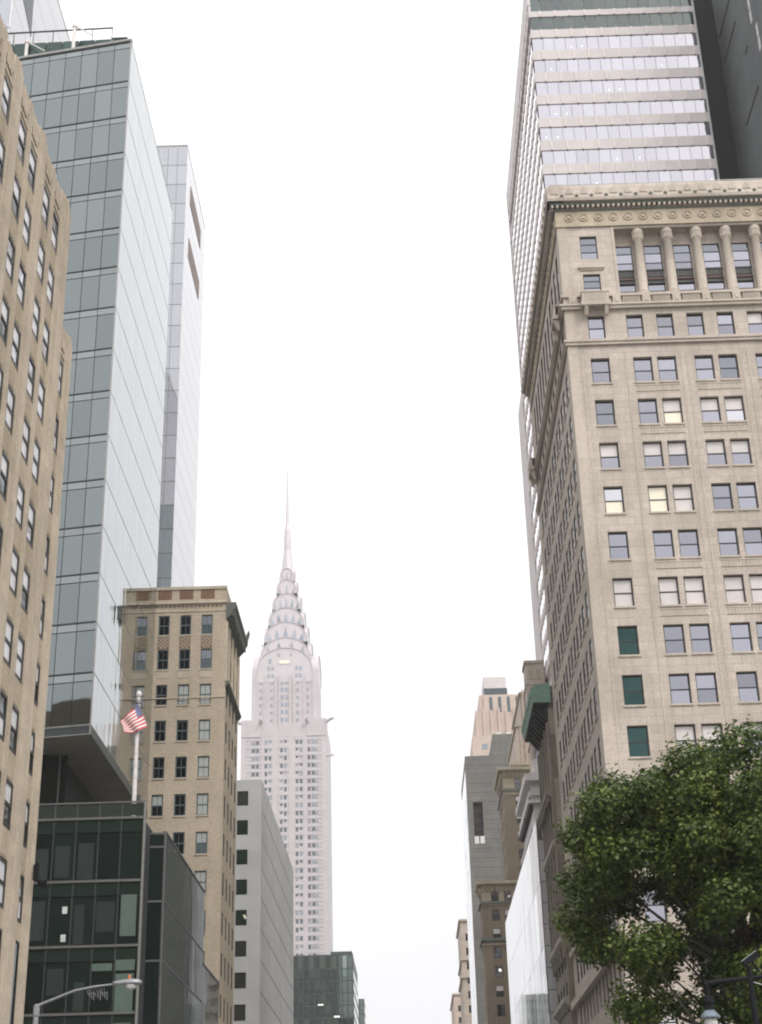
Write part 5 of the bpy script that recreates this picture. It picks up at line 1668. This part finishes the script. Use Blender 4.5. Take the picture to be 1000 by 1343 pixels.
# ------------------------------------------------------------------ the plane tree
def tree():
    T = Vector((9.9, 46.0, 0.14))
    t = thing('plane_tree', tuple(T), 'leafy green street tree in front of the limestone building at bottom right', 'tree')
    rr = np.random.default_rng(5)
    C = np.array([0.0, 0.0, 10.0])
    # clump centres: an uneven dome
    cl_ = []
    tries = 0
    while len(cl_) < 165 and tries < 60000:
        tries += 1
        d = rr.normal(size=3); d /= np.linalg.norm(d)
        r = rr.uniform(0.25, 1.0) ** 0.55
        rad = np.array([5.1, 4.6, 4.6])
        if d[2] < 0: rad[2] = 4.4
        lump = 1 + 0.10 * math.sin(3.1 * d[0] * 2 + 1.0) + 0.09 * math.sin(4.0 * d[2] + 2.2 * d[1])
        p = C + d * rad * r * lump
        # flatten the left shoulder: crown leans to the right top
        if p[0] < -2.6 and p[2] > 10.6 + (p[0] + 6.1) * 1.1: continue
        if p[2] < 4.6 or p[0] < -4.75: continue
        if p[2] < 9.0 and p[0] < -4.5 + (9.0 - p[2]) * 0.55: continue
        if p[2] < 10.5 and rr.random() < 0.5: continue
        if math.hypot(p[0] + 2.35, p[2] - 9.9) < 0.85 or math.hypot(p[0] + 3.1, p[2] - 7.6) < 0.5: continue      # gaps one sees through
        if p[0] > 0.2 and p[2] > 13.75 - max(0, p[0] - 0.8) * 0.45: continue
        if any(np.linalg.norm(p - q) < 0.82 for q in cl_): continue
        cl_.append(p)
    cl_ += [np.array(q) for q in ((-2.0, -0.6, 12.9), (-2.7, 0.3, 12.3), (-3.3, -0.4, 11.6), (-1.3, 0.5, 13.5), (-2.3, -1.2, 12.0), (-3.9, 0.2, 11.0))]
    cl_ = np.array(cl_)
    V, Fc = [], []
    k = 0
    allv, allf = [], []
    for c_ in cl_:
        s_ = rr.uniform(0.48, 0.92)
        n = int(1500 * s_ ** 1.5)
        d = rr.normal(size=(n, 3)); d /= np.linalg.norm(d, axis=1)[:, None]
        rad = s_ * rr.uniform(0.2, 1.0, n) ** 0.45
        pos = c_ + d * rad[:, None] * np.array([1.05, 1.05, 0.72])
        pos += rr.normal(0, 0.12, (n, 3))
        # leaf frame
        nor = d * 0.6 + np.array([0, 0, 0.75]) + rr.normal(0, 0.45, (n, 3)); nor /= np.linalg.norm(nor, axis=1)[:, None]
        ax = np.cross(nor, rr.normal(size=(n, 3))); ax /= np.linalg.norm(ax, axis=1)[:, None]
        sd = np.cross(nor, ax)
        L = rr.uniform(0.045, 0.098, n)[:, None]
        v0 = pos - ax * L * 0.9; v1 = pos + sd * L * 0.72 + nor * L * 0.22 - ax * L * 0.1; v2 = pos + ax * L * 1.05 - nor * L * 0.15; v3 = pos - sd * L * 0.72 + nor * L * 0.22 - ax * L * 0.1
        allv.append(np.stack([v0, v1, v2, v3], 1).reshape(-1, 3))
    av = np.concatenate(allv)
    nq = len(av) // 4
    me = bpy.data.meshes.new('crown')
    me.vertices.add(len(av)); me.vertices.foreach_set('co', av.astype(np.float32).ravel())
    me.loops.add(nq * 4); me.loops.foreach_set('vertex_index', np.arange(nq * 4, dtype=np.int32))
    me.polygons.add(nq); me.polygons.foreach_set('loop_start', np.arange(0, nq * 4, 4, dtype=np.int32))
    me.polygons.foreach_set('loop_total', np.full(nq, 4, dtype=np.int32))
    me.materials.append(M['leaf'])
    me.update(); me.validate()
    place(me, 'crown', t, kind='stuff')
    # trunk and limbs
    tr = MB()
    tr.path([(0, 0, -0.1), (0.03, 0, 1.0), (-0.05, 0.05, 3.2), (0.0, 0.0, 5.2)], [0.36, 0.27, 0.23, 0.2], 12)
    tr.path([(0, 0, 5.2), (0.15, 0.1, 8.0), (0.1, 0.0, 11.0), (0.3, 0.1, 13.6)], [0.2, 0.15, 0.09, 0.03], 9)
    tr.build('trunk', 'bark', t)
    lb_ = MB()
    idx = rr.choice(len(cl_), 70, replace=False)
    for i in idx:
        p = cl_[i]
        z0 = max(3.4, min(p[2] - 1.2 - 0.45 * math.hypot(p[0], p[1]), 11.5))
        s0 = np.array([0.05, 0.03, z0]); m1 = s0 * 0.55 + p * 0.45 + np.array([0, 0, -0.25]) + rr.normal(0, 0.2, 3)
        lb_.path([tuple(s0), tuple(m1), tuple(p)], [0.10, 0.055, 0.015], 6)
    lb_.build('branch', 'bark', t)


tree()

# ------------------------------------------------------------------ haze over the whole street
hz = bpy.data.materials.new('haze')
hz.use_nodes = True
hn = hz.node_tree
hn.nodes.clear()
ho = hn.nodes.new('ShaderNodeOutputMaterial')
hv = hn.nodes.new('ShaderNodeVolumePrincipled')
hv.inputs['Color'].default_value = (0.98, 0.97, 0.975, 1)
hv.inputs['Density'].default_value = 0.00022
hv.inputs['Anisotropy'].default_value = 0.2
hn.links.new(hv.outputs[0], ho.inputs['Volume'])
M['haze'] = hz
MB().box(-430, 430, -230, 910, -1.6, 352).build('haze', 'haze', kind='stuff')
